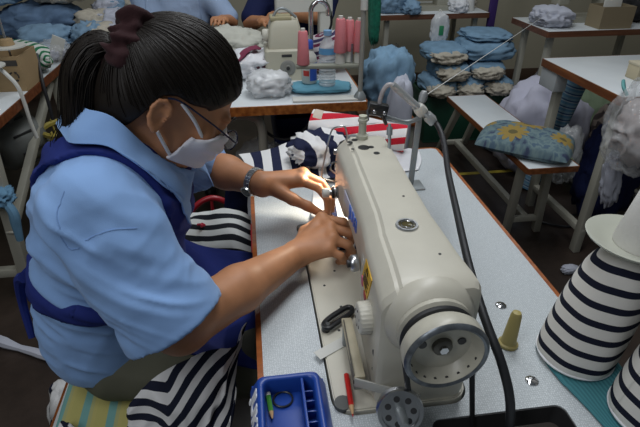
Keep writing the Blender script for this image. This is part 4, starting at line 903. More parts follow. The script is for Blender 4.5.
# face mask with ear loops
mf = Field(axis_((-.18, .05, .0028)), axis_((.655, .85, .0028)), axis_((.95, 1.14, .0028)))
mk = Field(mf.xs, mf.ys, mf.zs); head(mk); mk.op(HRC((.070, 0, -.010), (.074, 0, -.034), .016, .019), .03); mk.op(HRC((.070, 0, -.04), (.056, 0, -.066), .016, .016), .03)
X, Y, Z = mf.grid(); q = [X - HC[0], Y - HC[1], Z - HC[2]]
lf_ = (q[0] * fv[0] + q[1] * fv[1] + q[2] * fv[2]) / HS; ls = (q[0] * sv[0] + q[1] * sv[1] + q[2] * sv[2]) / HS; lu = (q[0] * uv_[0] + q[1] * uv_[1] + q[2] * uv_[2]) / HS
top = -.008 + .0 * ls - .02 * np.clip((.075 - lf_) / .04, 0, 1); reg = np.maximum(np.maximum(lu - top, -.080 - lu), (.022 + .30 * (lu + .045)) - lf_)
mf.F = np.maximum(np.maximum(mk.F - .0075, -(mk.F - .001)), reg * .9).astype(np.float32)
mask = sdf_obj('face_mask', mf, M('white_mask_cloth', (.74, .73, .78), .85, spec=.2, sheen=.1, bump=.1, bscale=500), wo, lambda V: .0016 * np.sin(((V - HC) @ uv_) * 330) * np.clip((((V - HC) @ fv) - .04) * 30, 0, 1), label='white pleated face mask')
mb = MB()
for s in (1, -1):
    mb = MB(); mb.tube([H(.046, s * .068, -.024), H(.018, s * .0765, -.004), H(-.014, s * .0800, .012)], .0028, 6, sub=5)
    mb.build('ear_loop', M('white_elastic', (.72, .72, .74), .7), mask); mb = MB(); mb.tube([H(.016, s * .063, -.072), H(-.004, s * .071, -.058), H(-.026, s * .0785, -.042)], .0028, 6, sub=5); mb.build('ear_loop', M('white_elastic', (.72, .72, .74), .7), mask)
# glasses low on the nose
gl = MB()
for s in (1, -1):
    gl.tube([H(.106 + .0 * math.cos(t), s * (.033 + .023 * math.cos(t)), -.012 + .0165 * math.sin(t)) for t in np.linspace(0, 2 * math.pi, 28, endpoint=False)], .0011, 6, True)
    gl.tube([H(.106, s * .056, -.006), H(.096, s * .068, -.006), H(.05, s * .0765, .004), H(-.015, s * .0815, .014), H(-.036, s * .081, .010)], .0015, 6, sub=5)
gl.tube([H(.106, .011, -.008), H(.110, 0, -.004), H(.106, -.011, -.008)], .0010, 6, sub=4)
gl = gl.build('eyeglasses', M('dark_blue_frame', (.02, .025, .06), .25, .5), wo, label='thin dark framed eyeglasses')
for s in (1, -1):
    n = 24; pts = [H(.106, s * (.033 + .0225 * math.cos(t)), -.012 + .016 * math.sin(t)) for t in np.linspace(0, 2 * math.pi, n, endpoint=False)]
    V = [p - fv * .0005 for p in pts] + [p + fv * .0005 for p in pts]; F = [tuple(range(n - 1, -1, -1)), tuple(range(n, 2 * n))] + [(k, (k + 1) % n, n + (k + 1) % n, n + k) for k in range(n)]
    mesh_obj('lens', V, F, M('clear_lens', (.9, .95, .95), .05, alpha=.18), gl, 30)
# wrist watch on the left forearm
ad = (WRL - ELL_) / np.linalg.norm(WRL - ELL_); wc = WRL - ad * .020; a1 = np.cross(ad, (0, 0, 1)); a1 /= np.linalg.norm(a1); a2 = np.cross(a1, ad)
wa = MB()
for k in range(26):
    a = 2 * math.pi * k / 26; rd = a1 * math.cos(a) + a2 * math.sin(a); tg = -a1 * math.sin(a) + a2 * math.cos(a); c = wc + rd * .0285
    for dd_ in (-.0048, 0, .0048):
        Mx = Matrix((Vector(tg), Vector(ad), Vector(rd))).transposed().to_4x4(); Mx.translation = Vector(c + ad * dd_); wa.box((-.0033, -.0021, -.0012), (.0033, .0021, .0012), .0006, Mx, 1)
wa = wa.build('wristwatch', STEEL, wo, label='steel link wristwatch')
rd = a1 * math.cos(R(-20)) + a2 * math.sin(R(-20))
MB().lathe([(0, 0), (.0125, 0), (.0135, .002), (.0130, .006), (0, .006)], wc + rd * .0272, rd, 28).build('watch_case', STEEL, wa); MB().lathe([(0, 0), (.0105, 0), (.0105, .0004), (0, .0004)], wc + rd * .0333, rd, 24).build('watch_dial', M('dark_dial', (.03, .035, .04), .15), wa)

# what she sits on
be = thing('bench', (-.32, .67, 0), 'low white-topped bench under the woman, left of the sewing table', 'bench')
MB().box((-.400, .36, .522), (-.14, 1.02, .547), .006).build('bench_top', LAMW, be)
MB().box((-.407, .353, .518), (-.133, 1.027, .543), .006).build('wood_edge', EDGEX, be)
for y in (.43, .95):
    for x in (-.37, -.18): MB().bar((x, y, 0), (x, y, .520), .03, .03, .003).build('leg', LEG, be)
    MB().bar((-.37, y, .12), (-.18, y, .12), .025, .025, .003).build('stretcher', LEG, be)
CU = stripe('yellow_teal_stripe', [(0, (.52, .48, .17)), (.42, (.20, .43, .41)), (.72, (.47, .47, .22)), (.86, (.54, .49, .18))], .047)
def cushion(name, c, size, rz, mat, th, label, seedn, cat='cushion', mk=None):
    nu, nv = 44, 44; P = np.zeros((2 * nu, nv, 3)); V = []; F = []; UV = []
    top = []
    for side in (1, -1):
        for i in range(nu):
            for j in range(nv):
                u, v = i / (nu - 1) * 2 - 1, j / (nv - 1) * 2 - 1; pin = 1 - .06 * (abs(u) ** 2 * (1 - abs(v) ** 2) + abs(v) ** 2 * (1 - abs(u) ** 2)) * 2
                pf_ = max(0, (1 - abs(u) ** 3) * (1 - abs(v) ** 3)) ** .45; x, y = u * size[0] / 2 * (1 - .06 * v * v), v * size[1] / 2 * (1 - .06 * u * u)
                z = th * pf_ * (1 if side > 0 else -.55); n = float(vnoise(np.array([[u * 3, v * 3, seedn + side]]), 1)[0]) * .12 * th * pf_; V.append((x, y, z + n)); UV.append((x, y))
    A = np.array(V); A = A @ np.array(Matrix.Rotation(rz, 3, 'Z')).T + np.array(c)
    n = nu * nv
    for s in range(2):
        for i in range(nu - 1):
            for j in range(nv - 1):
                q = (i * nv + j, (i + 1) * nv + j, (i + 1) * nv + j + 1, i * nv + j + 1); q = tuple(k + s * n for k in q); F.append(q if s == 0 else q[::-1])
    return prop(mesh_obj(name, A, F, mat, None, 180, UV), label, cat)
cushion('seat_cushion', (-.268, .715, .562), (.40, .24), R(-89), CU, .018, 'yellow and teal striped seat cushion on the bench under the woman', 3)

# striped garments over her lap and beside her
g = net([[(-.235, .56, .655), (-.175, .57, .715), (-.10, .585, .740), (-.055, .60, .732), (-.040, .66, .725)],
         [(-.235, .545, .63), (-.165, .535, .685), (-.11, .545, .700), (-.075, .56, .695), (-.060, .60, .70)],
         [(-.245, .53, .60), (-.175, .515, .630), (-.115, .515, .625), (-.085, .52, .62), (-.075, .54, .64)],
         [(-.29, .54, .585), (-.20, .52, .60), (-.125, .50, .59), (-.09, .49, .57), (-.075, .49, .57)],
         [(-.36, .60, .585), (-.25, .54, .582), (-.15, .49, .575), (-.105, .47, .50), (-.08, .47, .49)],
         [(-.37, .54, .583), (-.28, .48, .580), (-.17, .44, .575), (-.115, .44, .42), (-.085, .44, .41)]], 90, 90)
prop(cloth('striped_garment', g, stripe('navy_white_lap_stripe', [(0, (.72, .72, .72)), (.5, (.010, .013, .03))], .036, 'Y'), None, .002, .014, (11, 15), 14, swap=True, chev=(.75, .105)), 'navy and white striped garment draped over the woman\'s lap', 'garment')
g = net([[(-.20, 1.16, .66), (-.13, 1.13, .675), (-.06, 1.12, .68), (-.028, 1.12, .66)], [(-.215, 1.10, .635), (-.13, 1.05, .66), (-.07, 1.03, .675), (-.028, 1.03, .65)], [(-.22, 1.04, .60), (-.14, 1.0, .625), (-.07, .985, .63), (-.028, .98, .62)], [(-.22, 1.0, .50), (-.14, .98, .53), (-.07, .965, .54), (-.028, .96, .53)]], 60, 60)
sg = prop(cloth('striped_garment', g, stripe('black_white_stripe', [(0, (.66, .68, .67)), (.52, (.010, .012, .018))], .036, 'Y'), None, .002, .010, (13, 10), 4, swap=True), 'black and white striped garment hanging between the woman and table, with small red emblem', 'garment')
MB().tube([(-.158, 1.083, .668), (-.150, 1.077, .672), (-.146, 1.068, .672)], .0035, 6).tube([(-.148, 1.084, .670), (-.140, 1.072, .672)], .003, 6).build('red_emblem', M('emblem_red', (.45, .02, .05), .7), sg)
rc_ = thing('red_chair', (-.13, 1.34, 0), 'red metal hoop backed chair behind the striped garment', 'chair')
RDM = M('red_enamel', (.28, .012, .02), .35)
MB().tube([(-.23, 1.28, .38), (-.228, 1.285, .50), (-.20, 1.295, .585), (-.14, 1.30, .622), (-.08, 1.30, .585), (-.055, 1.295, .50), (-.052, 1.29, .38)], .0085, 10, sub=6).build('back_hoop', RDM, rc_)
MB().tube([(-.14, 1.30, .62), (-.14, 1.295, .37)], .005, 8).build('back_bar', RDM, rc_)
MB().lathe([(0, 0), (.155, 0), (.16, .008), (.155, .016), (0, .018)], (-.14, 1.42, .36), (0, 0, 1), 36).build('seat', RDM, rc_)
for x, y in ((-.23, 1.31), (-.05, 1.31), (-.23, 1.53), (-.05, 1.53)): MB().tube([(x * .95 - .007, y, .362), (x, y, 0)], .009, 8).build('leg', RDM, rc_)
g = net([[(-.055, 1.17, .735), (-.03, 1.16, .745), (-.0255, 1.16, .746)], [(-.09, 1.21, .69), (-.06, 1.20, .70), (-.03, 1.19, .70)], [(-.10, 1.24, .60), (-.07, 1.23, .61), (-.035, 1.22, .61)]], 24, 24)
prop(cloth('navy_cloth', g, NAVYBG, None, .0015, .010, (14, 14), 8), 'dark navy cloth hanging off the left edge of the sewing table', 'cloth')
g = bundle('floor_garment', (-.575, 1.03, .10), (.11, .13, .21), stripe('white_navy_edge_stripe', [(0, (.52, .52, .52)), (.78, (.012, .015, .035))], .05), None, seed=5, amp=.22, fr=2.2, zmin=.002); prop(g, 'crumpled striped and white garment on the floor behind the bench', 'garment')
prop(MB().tube([(-.70, 1.30, .012), (-.80, 1.36, .014), (-.88, 1.40, .012), (-.94, 1.43, .016), (-1.0, 1.47, .014), (-1.08, 1.50, .012)], [.010, .016, .012, .02, .014, .010], 8, sub=5).build('cloth_tie', WHITEG), 'twisted white cloth tie lying on the dark floor at left', 'cloth strip')
# ------------------------------------------------------------------ the table behind with the overlock machine
def simple_table(x0, x1, y0, y1, label, top=LAMW, edge=EDGE, z=.75, th=.032, legs=True, name='work_table'):
    t = thing(name, ((x0 + x1) / 2, (y0 + y1) / 2, 0), label, 'table')
    MB().box((x0 + .006, y0 + .006, z - th), (x1 - .006, y1 - .006, z), .002).build('tabletop', top, t)
    cut_top('edge_band', rrect(x0, x1, y0, y1, .012, 3), z - th - .001, z - .001, [rrect(x0 + .006, x1 - .006, y0 + .006, y1 - .006, .008, 3)], edge, t)
    if legs:
        for x in (x0 + .07, x1 - .07):
            for y in (y0 + .08, y1 - .08): MB().bar((x, y, 0), (x, y, z - th), .032, .04, .004, (0, 1, 0)).build('leg', LEG, t)
            MB().box((x - .015, y0 + .06, .10), (x + .015, y1 - .06, .13), .004).build('cross_bar', LEG, t)
    return t
mt = simple_table(-.56, .412, 1.705, 2.32, 'white topped table with bright orange edge carrying the overlock machine and pink cones', legs=False)
for x in (-.48, .02, .36):
    MB().tube([(x - .09, 1.80, .69), (x - .03, 1.80, .68), (x + .005, 1.80, .64), (x + .008, 1.80, .5), (x + .008, 1.80, .0)], .017, 10, sub=5).build('leg', LEG, mt)
    MB().tube([(x - .09, 2.22, .69), (x - .03, 2.22, .68), (x + .005, 2.22, .64), (x + .008, 2.22, .5), (x + .008, 2.22, .0)], .017, 10, sub=5).build('leg', LEG, mt)
T_ = .75
ov = thing('overlock_machine', (.14, 2.05, T_), 'cream overlock machine on the table behind, with round grey dial', 'sewing machine')
OC = M('overlock_cream', (.50, .48, .38), .45)
def rloft(name, secs, mat, parent):   # secs: (z, x0, x1, y0, y1, r)
    return loft(name, [[(x, y, z) for x, y in rrect(a, b, c, d, r, 4)] for z, a, b, c, d, r in secs], mat, parent, 35)
rloft('lower_body', [(T_, .06, .205, 2.0, 2.14, .01), (T_ + .115, .06, .205, 2.0, 2.14, .012), (T_ + .122, .066, .199, 2.006, 2.134, .012)], OC, ov)
rloft('upper_body', [(T_ + .122, .075, .203, 2.01, 2.13, .012), (T_ + .20, .082, .203, 2.015, 2.13, .014), (T_ + .225, .092, .197, 2.03, 2.12, .02)], OC, ov)
MB().box((.088, 2.03, T_ + .222), (.17, 2.11, T_ + .238), .004).build('top_cover', M('yellow_grey_cover', (.40, .36, .22), .5), ov)
MB().tube([(.10, 2.05, T_ + .235), (.12, 2.05, T_ + .262), (.15, 2.05, T_ + .262), (.19, 2.05, T_ + .232)], .0055, 8, sub=5).build('top_handle', GREYM, ov)
dl = MB().lathe([(0, 0), (.030, 0), (.031, .003), (.026, .006), (.012, .005), (.010, .010), (0, .010)], (.148, 2.0, T_ + .052), (0, -1, 0), 28).build('round_dial', M('dial_grey', (.24, .24, .22), .4), ov)
MB().lathe([(0, 0), (.007, 0), (.007, .003), (0, .003)], (.148, 1.9895, T_ + .052), (0, -1, 0), 16).build('dial_centre', DARK, dl)
MB().box((.125, 1.998, T_ + .094), (.165, 2.001, T_ + .104), .0005).build('name_plate', DARK, ov)
MB().box((.02, 2.01, T_), (.062, 2.08, T_ + .085), .006).build('looper_cover', M('maroon_cloth', (.10, .025, .045), .8), ov)
MB().lathe([(0, 0), (.022, 0), (.024, .006), (.024, .02), (.02, .026), (0, .026)], (.082, 2.07, T_ + .165), (-1, 0, 0), 24).build('hand_knob', CREAM2, ov)
PINKT = M('pink_thread', (.66, .22, .24), .8, spec=.2, bump=.5, bscale=400)
ss = thing('spool_stand', (.28, 1.76, T_), 'grey spool stand with long bar and tall pole on the overlock table', 'spool stand')
MB().bar((.160, 1.775, .866), (.398, 1.755, .866), .032, .014, .004).build('spool_bar', M('stand_grey_green', (.27, .28, .23), .5), ss)
MB().tube([(.386, 1.735, T_), (.388, 1.735, 1.35)], .0085, 10).build('pole', M('pole_grey', (.30, .30, .27), .5), ss)
MB().lathe([(0, 0), (.022, 0), (.022, .012), (.011, .03), (0, .03)], (.386, 1.735, T_), (0, 0, 1), 20).build('pole_foot', GREYM, ss)
MB().tube([(.388, 1.735, 1.055), (.388, 1.735, 1.10)], .0125, 10).build('tape_wrap', PAPER, ss)
MB().bar((.386, 1.738, .862), (.386, 1.762, .862), .014, .012, .002).build('bar_bracket', GREYM, ss)
for x in (.186, .316, .358, .378): MB().tube([(x, 1.765, .872), (x, 1.765, .94)], .004, 8).build('spool_pin', STEEL, ss)
proto = None
for (x, y, z, l, core) in ((.186, 1.772, .874, 'pink thread cone on the bar\'s left end above the spray bottle', 0), (.316, 1.768, .874, 'tallest pink thread cone with white core showing below', 1), (.352, 1.79, .874, 'pink thread cone in the middle of the right three', 1), (.383, 1.772, .874, 'rightmost pink thread cone beside the pole', 1)):
    t = thing('thread_cone', (x, y, z), l, 'thread cone', 'pink thread cones on the spool stand'); dz = .038 if core else 0.0
    k = .92 if x > .34 else 1.
    MB().lathe([(0, dz), (.0215 * k, dz), (.0225 * k, dz + .003), (.0165 * k, dz + .108 * k), (.014 * k, dz + .112 * k), (0, dz + .112 * k)], (x, y, z), (0, 0, 1), 28).build('pink_thread', PINKT, t)
    MB().lathe([(0, 0), (.0175 * k, 0), (.0155 * k, dz + .006), (0, dz + .006)], (x, y, z), (0, 0, 1), 20).build('core_base', PLASTW, t)
    MB().lathe([(0, dz + .11 * k), (.0085, dz + .11 * k), (.008, dz + .121 * k), (0, dz + .121 * k)], (x, y, z), (0, 0, 1), 16).build('core_tip', PLASTW, t)
sb = thing('spray_bottle', (.220, 1.885, T_), 'white bottle with blue cap and red and blue label beside the overlock', 'bottle')
MB().lathe([(0, 0), (.027, 0), (.029, .004), (.029, .085), (.026, .10), (.013, .118), (.012, .128), (0, .128)], (.220, 1.885, T_), (0, 0, 1), 28).build('bottle_body', PLASTW, sb)
MB().lathe([(0, .126), (.0155, .126), (.0155, .15), (.012, .156), (0, .156)], (.220, 1.885, T_), (0, 0, 1), 20).build('cap', M('blue_cap', (.03, .09, .42), .4), sb)
def label_patch(name, c, r, a0, a1, z0, z1, mat, parent):
    n = 14; V = []; F = []
    for i in range(n):
        a = R(a0 + (a1 - a0) * i / (n - 1))
        for rr in (r, r + .0006):
            for z in (z0, z1): V.append((c[0] + rr * math.cos(a), c[1] + rr * math.sin(a), c[2] + z))
    for i in range(n - 1):
        k = 4 * i; F += [(k + 2, k + 6, k + 7, k + 3), (k, k + 1, k + 5, k + 4), (k + 1, k + 3, k + 7, k + 5), (k, k + 4, k + 6, k + 2)]
    return mesh_obj(name, V, F, mat, parent, 60)
label_patch('red_label', (.220, 1.885, T_), .0292, 215, 262, .030, .050, M('label_red', (.55, .05, .04), .4), sb)
label_patch('blue_label', (.220, 1.885, T_), .0292, 268, 335, .012, .078, M('label_blue', (.03, .10, .48), .4), sb)
label_patch('blue_label', (.220, 1.885, T_), .0292, 222, 262, .058, .074, M('label_blue', (.03, .10, .48), .4), sb)
wb = thing('water_bottle', (.283, 1.845, T_), 'clear ribbed plastic water bottle with blue label beside the white bottle', 'bottle')
prof = [(0, 0), (.030, 0)]
for k in range(10): prof += [(.032, .006 + .0105 * k), (.0295, .011 + .0105 * k)]
prof += [(.031, .115), (.031, .138), (.026, .152), (.013, .170), (.0125, .182), (0, .182)]
MB().lathe(prof, (.283, 1.845, T_), (0, 0, 1), 28).build('ribbed_body', clear('bottle_plastic', (.72, .78, .80), .42, .1, .0), wb)
MB().lathe([(0, .180), (.015, .180), (.015, .196), (0, .196)], (.283, 1.845, T_), (0, 0, 1), 20).build('cap', M('pale_blue_cap', (.20, .38, .60), .4), wb)
label_patch('blue_label', (.283, 1.845, T_), .0325, 190, 350, .116, .138, M('water_label', (.10, .30, .55), .4), wb)
bc = bundle('folded_cloth', (.262, 1.865, T_ + .0125), (.22, .13, .020), M('aqua_cloth', (.15, .38, .50), .85, spec=.2, var=.06), None, seed=4, amp=.12, sq=3.4, zmin=T_ + .001); prop(bc, 'folded aqua blue cloth lying under the two bottles', 'cloth')
# move the bottles up on top of the folded cloth
for o in (sb, wb): o.location.z += .0255
pp = rect_at(MB(), (.262, 1.745), .24, .05, R(-2), T_ + .0008, T_ + .008, .002).build('paper_stack', PAPER); prop(pp, 'flat white paper stack at the front edge of the overlock table', 'paper')
pb2 = thing('plastic_bag', (.065, 1.835, T_), 'crumpled white plastic bag left of the white bottle', 'plastic bag')
bundle('film', (.065, 1.835, T_ + .042), (.15, .13, .085), BAGW, pb2, seed=9, amp=.22, fr=3.5, zmin=T_ + .001)
bundle('grey_contents', (.075, 1.825, T_ + .017), (.09, .05, .024), M('grey_trim', (.16, .17, .18), .7), pb2, seed=2, amp=.15, zmin=T_ + .003)
o = bundle('white_garment', (.01, 2.10, T_ + .05), (.17, .20, .10), WHITEC, None, seed=13, amp=.25, fr=2.6, zmin=T_ + .001, stretch=(1, .5, 1)); prop(o, 'white garment heaped left of the overlock machine', 'garment')
for k in range(1):
    g = net([[(-.04, 2.0, T_ + .085), (0, 2.03, T_ + .112), (.05, 2.08, T_ + .110)], [(-.06, 2.03, T_ + .075), (-.02, 2.08, T_ + .108), (.03, 2.14, T_ + .112)]], 10, 24)
    prop(cloth('maroon_trim', g, M('maroon_trim_cloth', (.20, .03, .07), .85), None, .003, .004, (20, 20), 3), 'maroon trimmed strip lying over the white garment', 'fabric strip')
ct = thing('lamp_arm', (.27, 2.02, T_), 'bent chrome tube standing behind the bottles', 'lamp arm')
MB().tube([(.244, 2.02, T_), (.244, 2.02, .98), (.248, 2.02, 1.02), (.268, 2.02, 1.042), (.292, 2.02, 1.040), (.310, 2.02, 1.02), (.312, 2.02, .99)], .0095, 12, sub=5).build('bent_tube', CHROME, ct)
MB().lathe([(0, 0), (.03, 0), (.03, .006), (.012, .012), (0, .012)], (.244, 2.02, T_), (0, 0, 1), 24).build('foot', GREYM, ct)
MB().tube([(.30, 2.05, 1.05), (.325, 2.06, 1.0), (.33, 2.06, .95), (.31, 2.06, .90)], .005, 8, sub=5).build('black_lead', RUBBER, ct)
MST = stripe('maroon_white_stripe', [(0, (.50, .46, .48)), (.35, (.14, .02, .06)), (.60, (.45, .42, .46)), (.72, (.05, .04, .10))], .035)
o = bundle('striped_bundle', (.325, 2.12, T_ + .085), (.14, .14, .20), MST, None, seed=21, amp=.10, fr=2, zmin=T_ + .001, tilt=R(70)); prop(o, 'maroon and white striped bundle behind the pink cones', 'fabric bundle')
gr = thing('green_net_roll', (.50, 2.05, .885), 'green netting roll hanging right of the pole', 'net roll')
V, F, uv = bundle_geo((.497, 2.05, 1.09), (.42, .046, .046), tilt=R(88), seed=3, amp=.10, sq=4, fr=8, nv=40); mesh_obj('netting', V, F, M('green_netting', (.008, .13, .08), .5, bump=.8, bscale=160, var=.3, vscale=90), gr, 180)
MB().tube([(.497, 2.05, 1.28), (.505, 2.05, 1.55), (.49, 2.05, 2.0)], .0015, 6).build('cord', PLASTW, gr)
# below that table
o = thing('plastic_bag', (.03, 1.93, .0), 'clear plastic bag standing on the floor under the overlock table', 'plastic bag')
bundle('film', (.02, 1.95, .25), (.26, .24, .50), BAG, o, seed=31, amp=.18, zmin=.002); bundle('white_contents', (.02, 1.96, .22), (.20, .18, .40), WHITEG, o, seed=8, amp=.16, zmin=.004)
cr = thing('blue_crate', (.27, 2.12, 0), 'dark blue plastic crate in the shade under the overlock table', 'crate')
def crate(t, x0, x1, y0, y1, z0, h, mat):
    MB().box((x0, y0, z0), (x1, y1, z0 + .012), .003).build('crate_base', mat, t)
    for a, b in (((x0, y0), (x1, y0 + .008)), ((x0, y1 - .008), (x1, y1)), ((x0, y0 + .008), (x0 + .008, y1 - .008)), ((x1 - .008, y0 + .008), (x1, y1 - .008))): MB().box((a[0], a[1], z0 + .012), (b[0], b[1], z0 + h), .002).build('side_panel', mat, t)
    cut_top('rim', rrect(x0 - .01, x1 + .01, y0 - .01, y1 + .01, .02, 3), z0 + h - .02, z0 + h, [rrect(x0 + .008, x1 - .008, y0 + .008, y1 - .008, .01, 3)], mat, t)
crate(cr, .09, .33, 2.0, 2.30, 0, .50, M('dark_blue_crate', (.012, .025, .12), .5))
prop(MB().tube([(-.02, 1.86, .70), (.04, 1.85, .60), (.11, 1.84, .565), (.18, 1.84, .59), (.24, 1.85, .67), (.26, 1.86, .712)], .006, 8, sub=6).build('looping_cable', RUBBER), 'black cable looping below the edge of the overlock table', 'cable')

# people sewing farther back
def far_person(px, py, label, shirt_m, apron_m, hands, seed, lean=.10, hair=True):
    t = thing('person', (px, py, 0), label, 'person')
    f = Field(axis_((px - .36, px + .36, .0065)), axis_((py - .50, py + .26, .0065)), axis_((.42, 1.36, .0065)))
    C = lambda x, y, z: np.array([px + x, py + y, z])
    def tor(f, g):
        f.op(el(C(0, -.03, .87), (.165 + g, .105 + g, .17 + g)), .01); f.op(el(C(0, .02, .66), (.155 + g, .105 + g, .14 + g)), .05); f.op(rc(C(-.135, -.05, .98), C(.135, -.05, .98), .052 + g, .052 + g), .05)
    tor(f, 0); f.op(rc(C(0, -.06, 1.0), C(0, -.09, 1.10), .050, .048), .02); f.op(el(C(0, -.11, 1.19), (.074, .092, .11)), .02); f.op(el(C(0, -.145, 1.13), (.05, .05, .055)), .02); f.op(rc(C(0, -.20, 1.19), C(0, -.213, 1.165), .009, .011), .01)
    for s in (-1, 1): f.op(el(C(s * .076, -.10, 1.18), (.007, .016, .028)), .004); f.op(el(C(s * .03, -.20, 1.205), (.016, .012, .009)), .008, 's')
    arms = []
    for s, (hx, hy, hz) in zip((-1, 1), hands):
        sh_, w = C(s * .165, -.05, .985), np.array([hx, hy, hz]); e = (sh_ + w) / 2 + np.array([s * .07, .03, -.085]); arms.append((sh_, e)); f.op(rc(sh_, e, .045, .037), .02); f.op(rc(e, w, .037, .024), .012)
        d = (w - e) / np.linalg.norm(w - e); sd = np.cross(d, (0, 0, 1)); sd /= np.linalg.norm(sd); k = w + d * .07
        for j, L in zip((-1.5, -.5, .5, 1.5), (.052, .062, .058, .045)):
            b = k + sd * j * .019; f.op(rc(w, b, .019, .013), .01); f.op(rc(b, b + d * L * .55 + (0, 0, -.006), .0095, .0085), .003); f.op(rc(b + d * L * .55 + (0, 0, -.006), b + d * L + (0, 0, -.028), .0085, .007), .003)
        f.op(rc(w + d * .01, w + d * .045 - s * sd * .034, .014, .011), .006); f.op(rc(w + d * .045 - s * sd * .034, w + d * .080 - s * sd * .040 + (0, 0, -.01), .010, .008), .003)
    for s in (-1, 1): f.op(rc(C(s * .085, .02, .56), C(s * .10, -.36, .56), .08, .062), .03)
    b = sdf_obj('body', f, SKIN, t)
    g = Field(f.xs, f.ys, f.zs); tor(g, .012); full_ = g
    for a, e in arms: d = (e - a); g.op(rc(a, a + d * .85, .058, .056), .03)
    plane(g, (0, 0, .60), (0, 0, -1), (-9, -9, 0), (9, 9, 3)); ag = g.copy(); g.op(rc(C(0, -.06, 1.03), C(0, -.09, 1.10), .055, .06), .01, 's')
    s_ = sdf_obj('shirt', g, shirt_m, t, lambda V: .006 * (ridge(V * 11, seed) - .3))
    X, Y, Z = ag.grid(); rg = np.maximum(np.maximum(np.abs(X - px) - .13, Y - (py + .0)), Z - .99) + 0 * X; ag.F = np.maximum(ag.F - .007, rg).astype(np.float32); sdf_obj('apron', ag, apron_m, t, lambda V: .006 * (ridge(V * 11, seed) - .3))
    pf = Field(axis_((px - .25, px + .25, .009)), axis_((py - .50, py + .20, .009)), axis_((.05, .72, .009)))
    pf.op(el(C(0, .02, .58), (.165, .12, .10)), .01)
    for s in (-1, 1): pf.op(rc(C(s * .085, .02, .565), C(s * .10, -.36, .565), .09, .070), .03); pf.op(rc(C(s * .10, -.36, .565), C(s * .10, -.33, .10), .068, .055), .02)
    sdf_obj('trousers', pf, NAVYBG, t)
    for s in (-1, 1):
        h = Field(axis_((px + s * .1 - .07, px + s * .1 + .07, .007)), axis_((py - .48, py - .24, .007)), axis_((-.02, .14, .007))); h.op(rc(C(s * .1, -.31, .045), C(s * .1, -.43, .036), .040, .032), .02); h.op(rc(C(s * .1, -.33, .05), C(s * .1, -.33, .11), .04, .036), .02); plane(h, (0, 0, .002), (0, 0, -1), (-9, -9, -1), (9, 9, 1)); sdf_obj('shoe', h, BLACK, t)
    q = Field(axis_((px - .12, px + .12, .005)), axis_((py - .24, py + .06, .005)), axis_((1.02, 1.36, .005))); q.op(el(C(0, -.098, 1.205), (.086, .098, .112)), .01); q.op(el(C(0, -.04, 1.14), (.07, .05, .09)), .03); q.op(el(C(0, -.20, 1.13), (.062, .085, .11)), .012, 's'); sdf_obj('hair', q, HAIR, t)
    st_ = thing('stool', (px, py + .03, 0), 'low wooden stool under the seated person ' + ('in pale blue at the back left' if seed == 5 else 'in navy behind the overlock'), 'stool')
    MB().box((px - .16, py - .12, .44), (px + .16, py + .18, .470), .008).build('stool_top', EDGEX, st_)
    for sx in (-.13, .13):
        for sy2 in (-.09, .15): MB().bar((px + sx, py + sy2, 0), (px + sx, py + sy2, .442), .03, .03, .003).build('leg', LEG, st_)
PALEB = M('pale_blue_work_shirt', (.32, .42, .60), .85, spec=.2)
far_person(-.36, 2.86, 'person in pale blue shirt handling white cloth at the back left', PALEB, PALEB, ((-.26, 2.56, .86), (-.115, 2.58, .885)), 5)
far_person(.27, 2.84, 'person in navy apron seated behind the overlock machine', NAVYBG, NAVYBG, ((.07, 2.56, .88), (.20, 2.58, .90)), 6)
o = bundle('white_garment', (-.10, 2.40, .80), (.30, .22, .15), M('ivory_cloth', (.52, .52, .46), .9, spec=.2), None, seed=17, amp=.28, fr=3, zmin=.80); 
prop(o, 'ivory white cloth being handled by the person in pale blue', 'garment')
ot = simple_table(-.78, .535, 2.335, 2.56, 'narrow back table between overlock table and the people behind', z=.796)
sm2 = thing('flat_machine', (.25, 2.42, .796), 'white machine head strip at the top edge above the overlock', 'sewing machine')
rloft('base', [(.796, .17, .40, 2.37, 2.50, .01), (.82, .17, .40, 2.37, 2.50, .01)], PLASTW, sm2); rloft('column', [(.82, .33, .39, 2.39, 2.48, .01), (1.0, .33, .39, 2.39, 2.48, .012)], PLASTW, sm2); rloft('arm', [(.945, .13, .39, 2.385, 2.485, .012), (1.03, .13, .39, 2.385, 2.485, .014)], PLASTW, sm2)
MB().tube([(.15, 2.43, .945), (.15, 2.43, .83)], .004, 8).build('needle_bar', STEEL, sm2)

# ------------------------------------------------------------------ left side: table, box, motor, garments
lt = simple_table(-1.75, -.838, 1.55, 3.25, 'grey white table at far left carrying the cardboard box', edge=wood('dark_wood_edge', (.12, .035, .012), (.22, .075, .03), .4), legs=False)
for (x, y) in ((-.90, 1.72), (-1.6, 1.72), (-.90, 3.1), (-1.6, 3.1), (-.865, 2.36)): MB().bar((x - (.05 if y < 2 else 0), y, 0), (x, y, .716), .042, .042, .005).build('leg', LEG, lt)
MB().bar((-.93, 1.70, .30), (-.71 - .16, 2.3, .70), .03, .03, .004).build('brace', LEG, lt)
MB().bar((-1.6, 1.72, .12), (-.94, 1.72, .12), .035, .035, .004).build('cross_bar', LEG, lt)
MB().bar((-.945, 1.72, .14), (-.905, 3.1, .14), .035, .035, .004).build('cross_bar', LEG, lt)
lm = thing('clutch_motor', (-1.0, 2.0, .33), 'grey clutch motor under the table at far left', 'motor')
MG = M('motor_grey', (.16, .17, .16), .5, .3, var=.1); A2 = (.62, .70, .12)
MB().lathe([(0, 0), (.06, 0), (.085, .012), (.10, .03), (.105, .09), (.10, .17), (.085, .19), (0, .20)], (-1.05, 2.02, .50), A2, 36).build('housing', MG, lm)
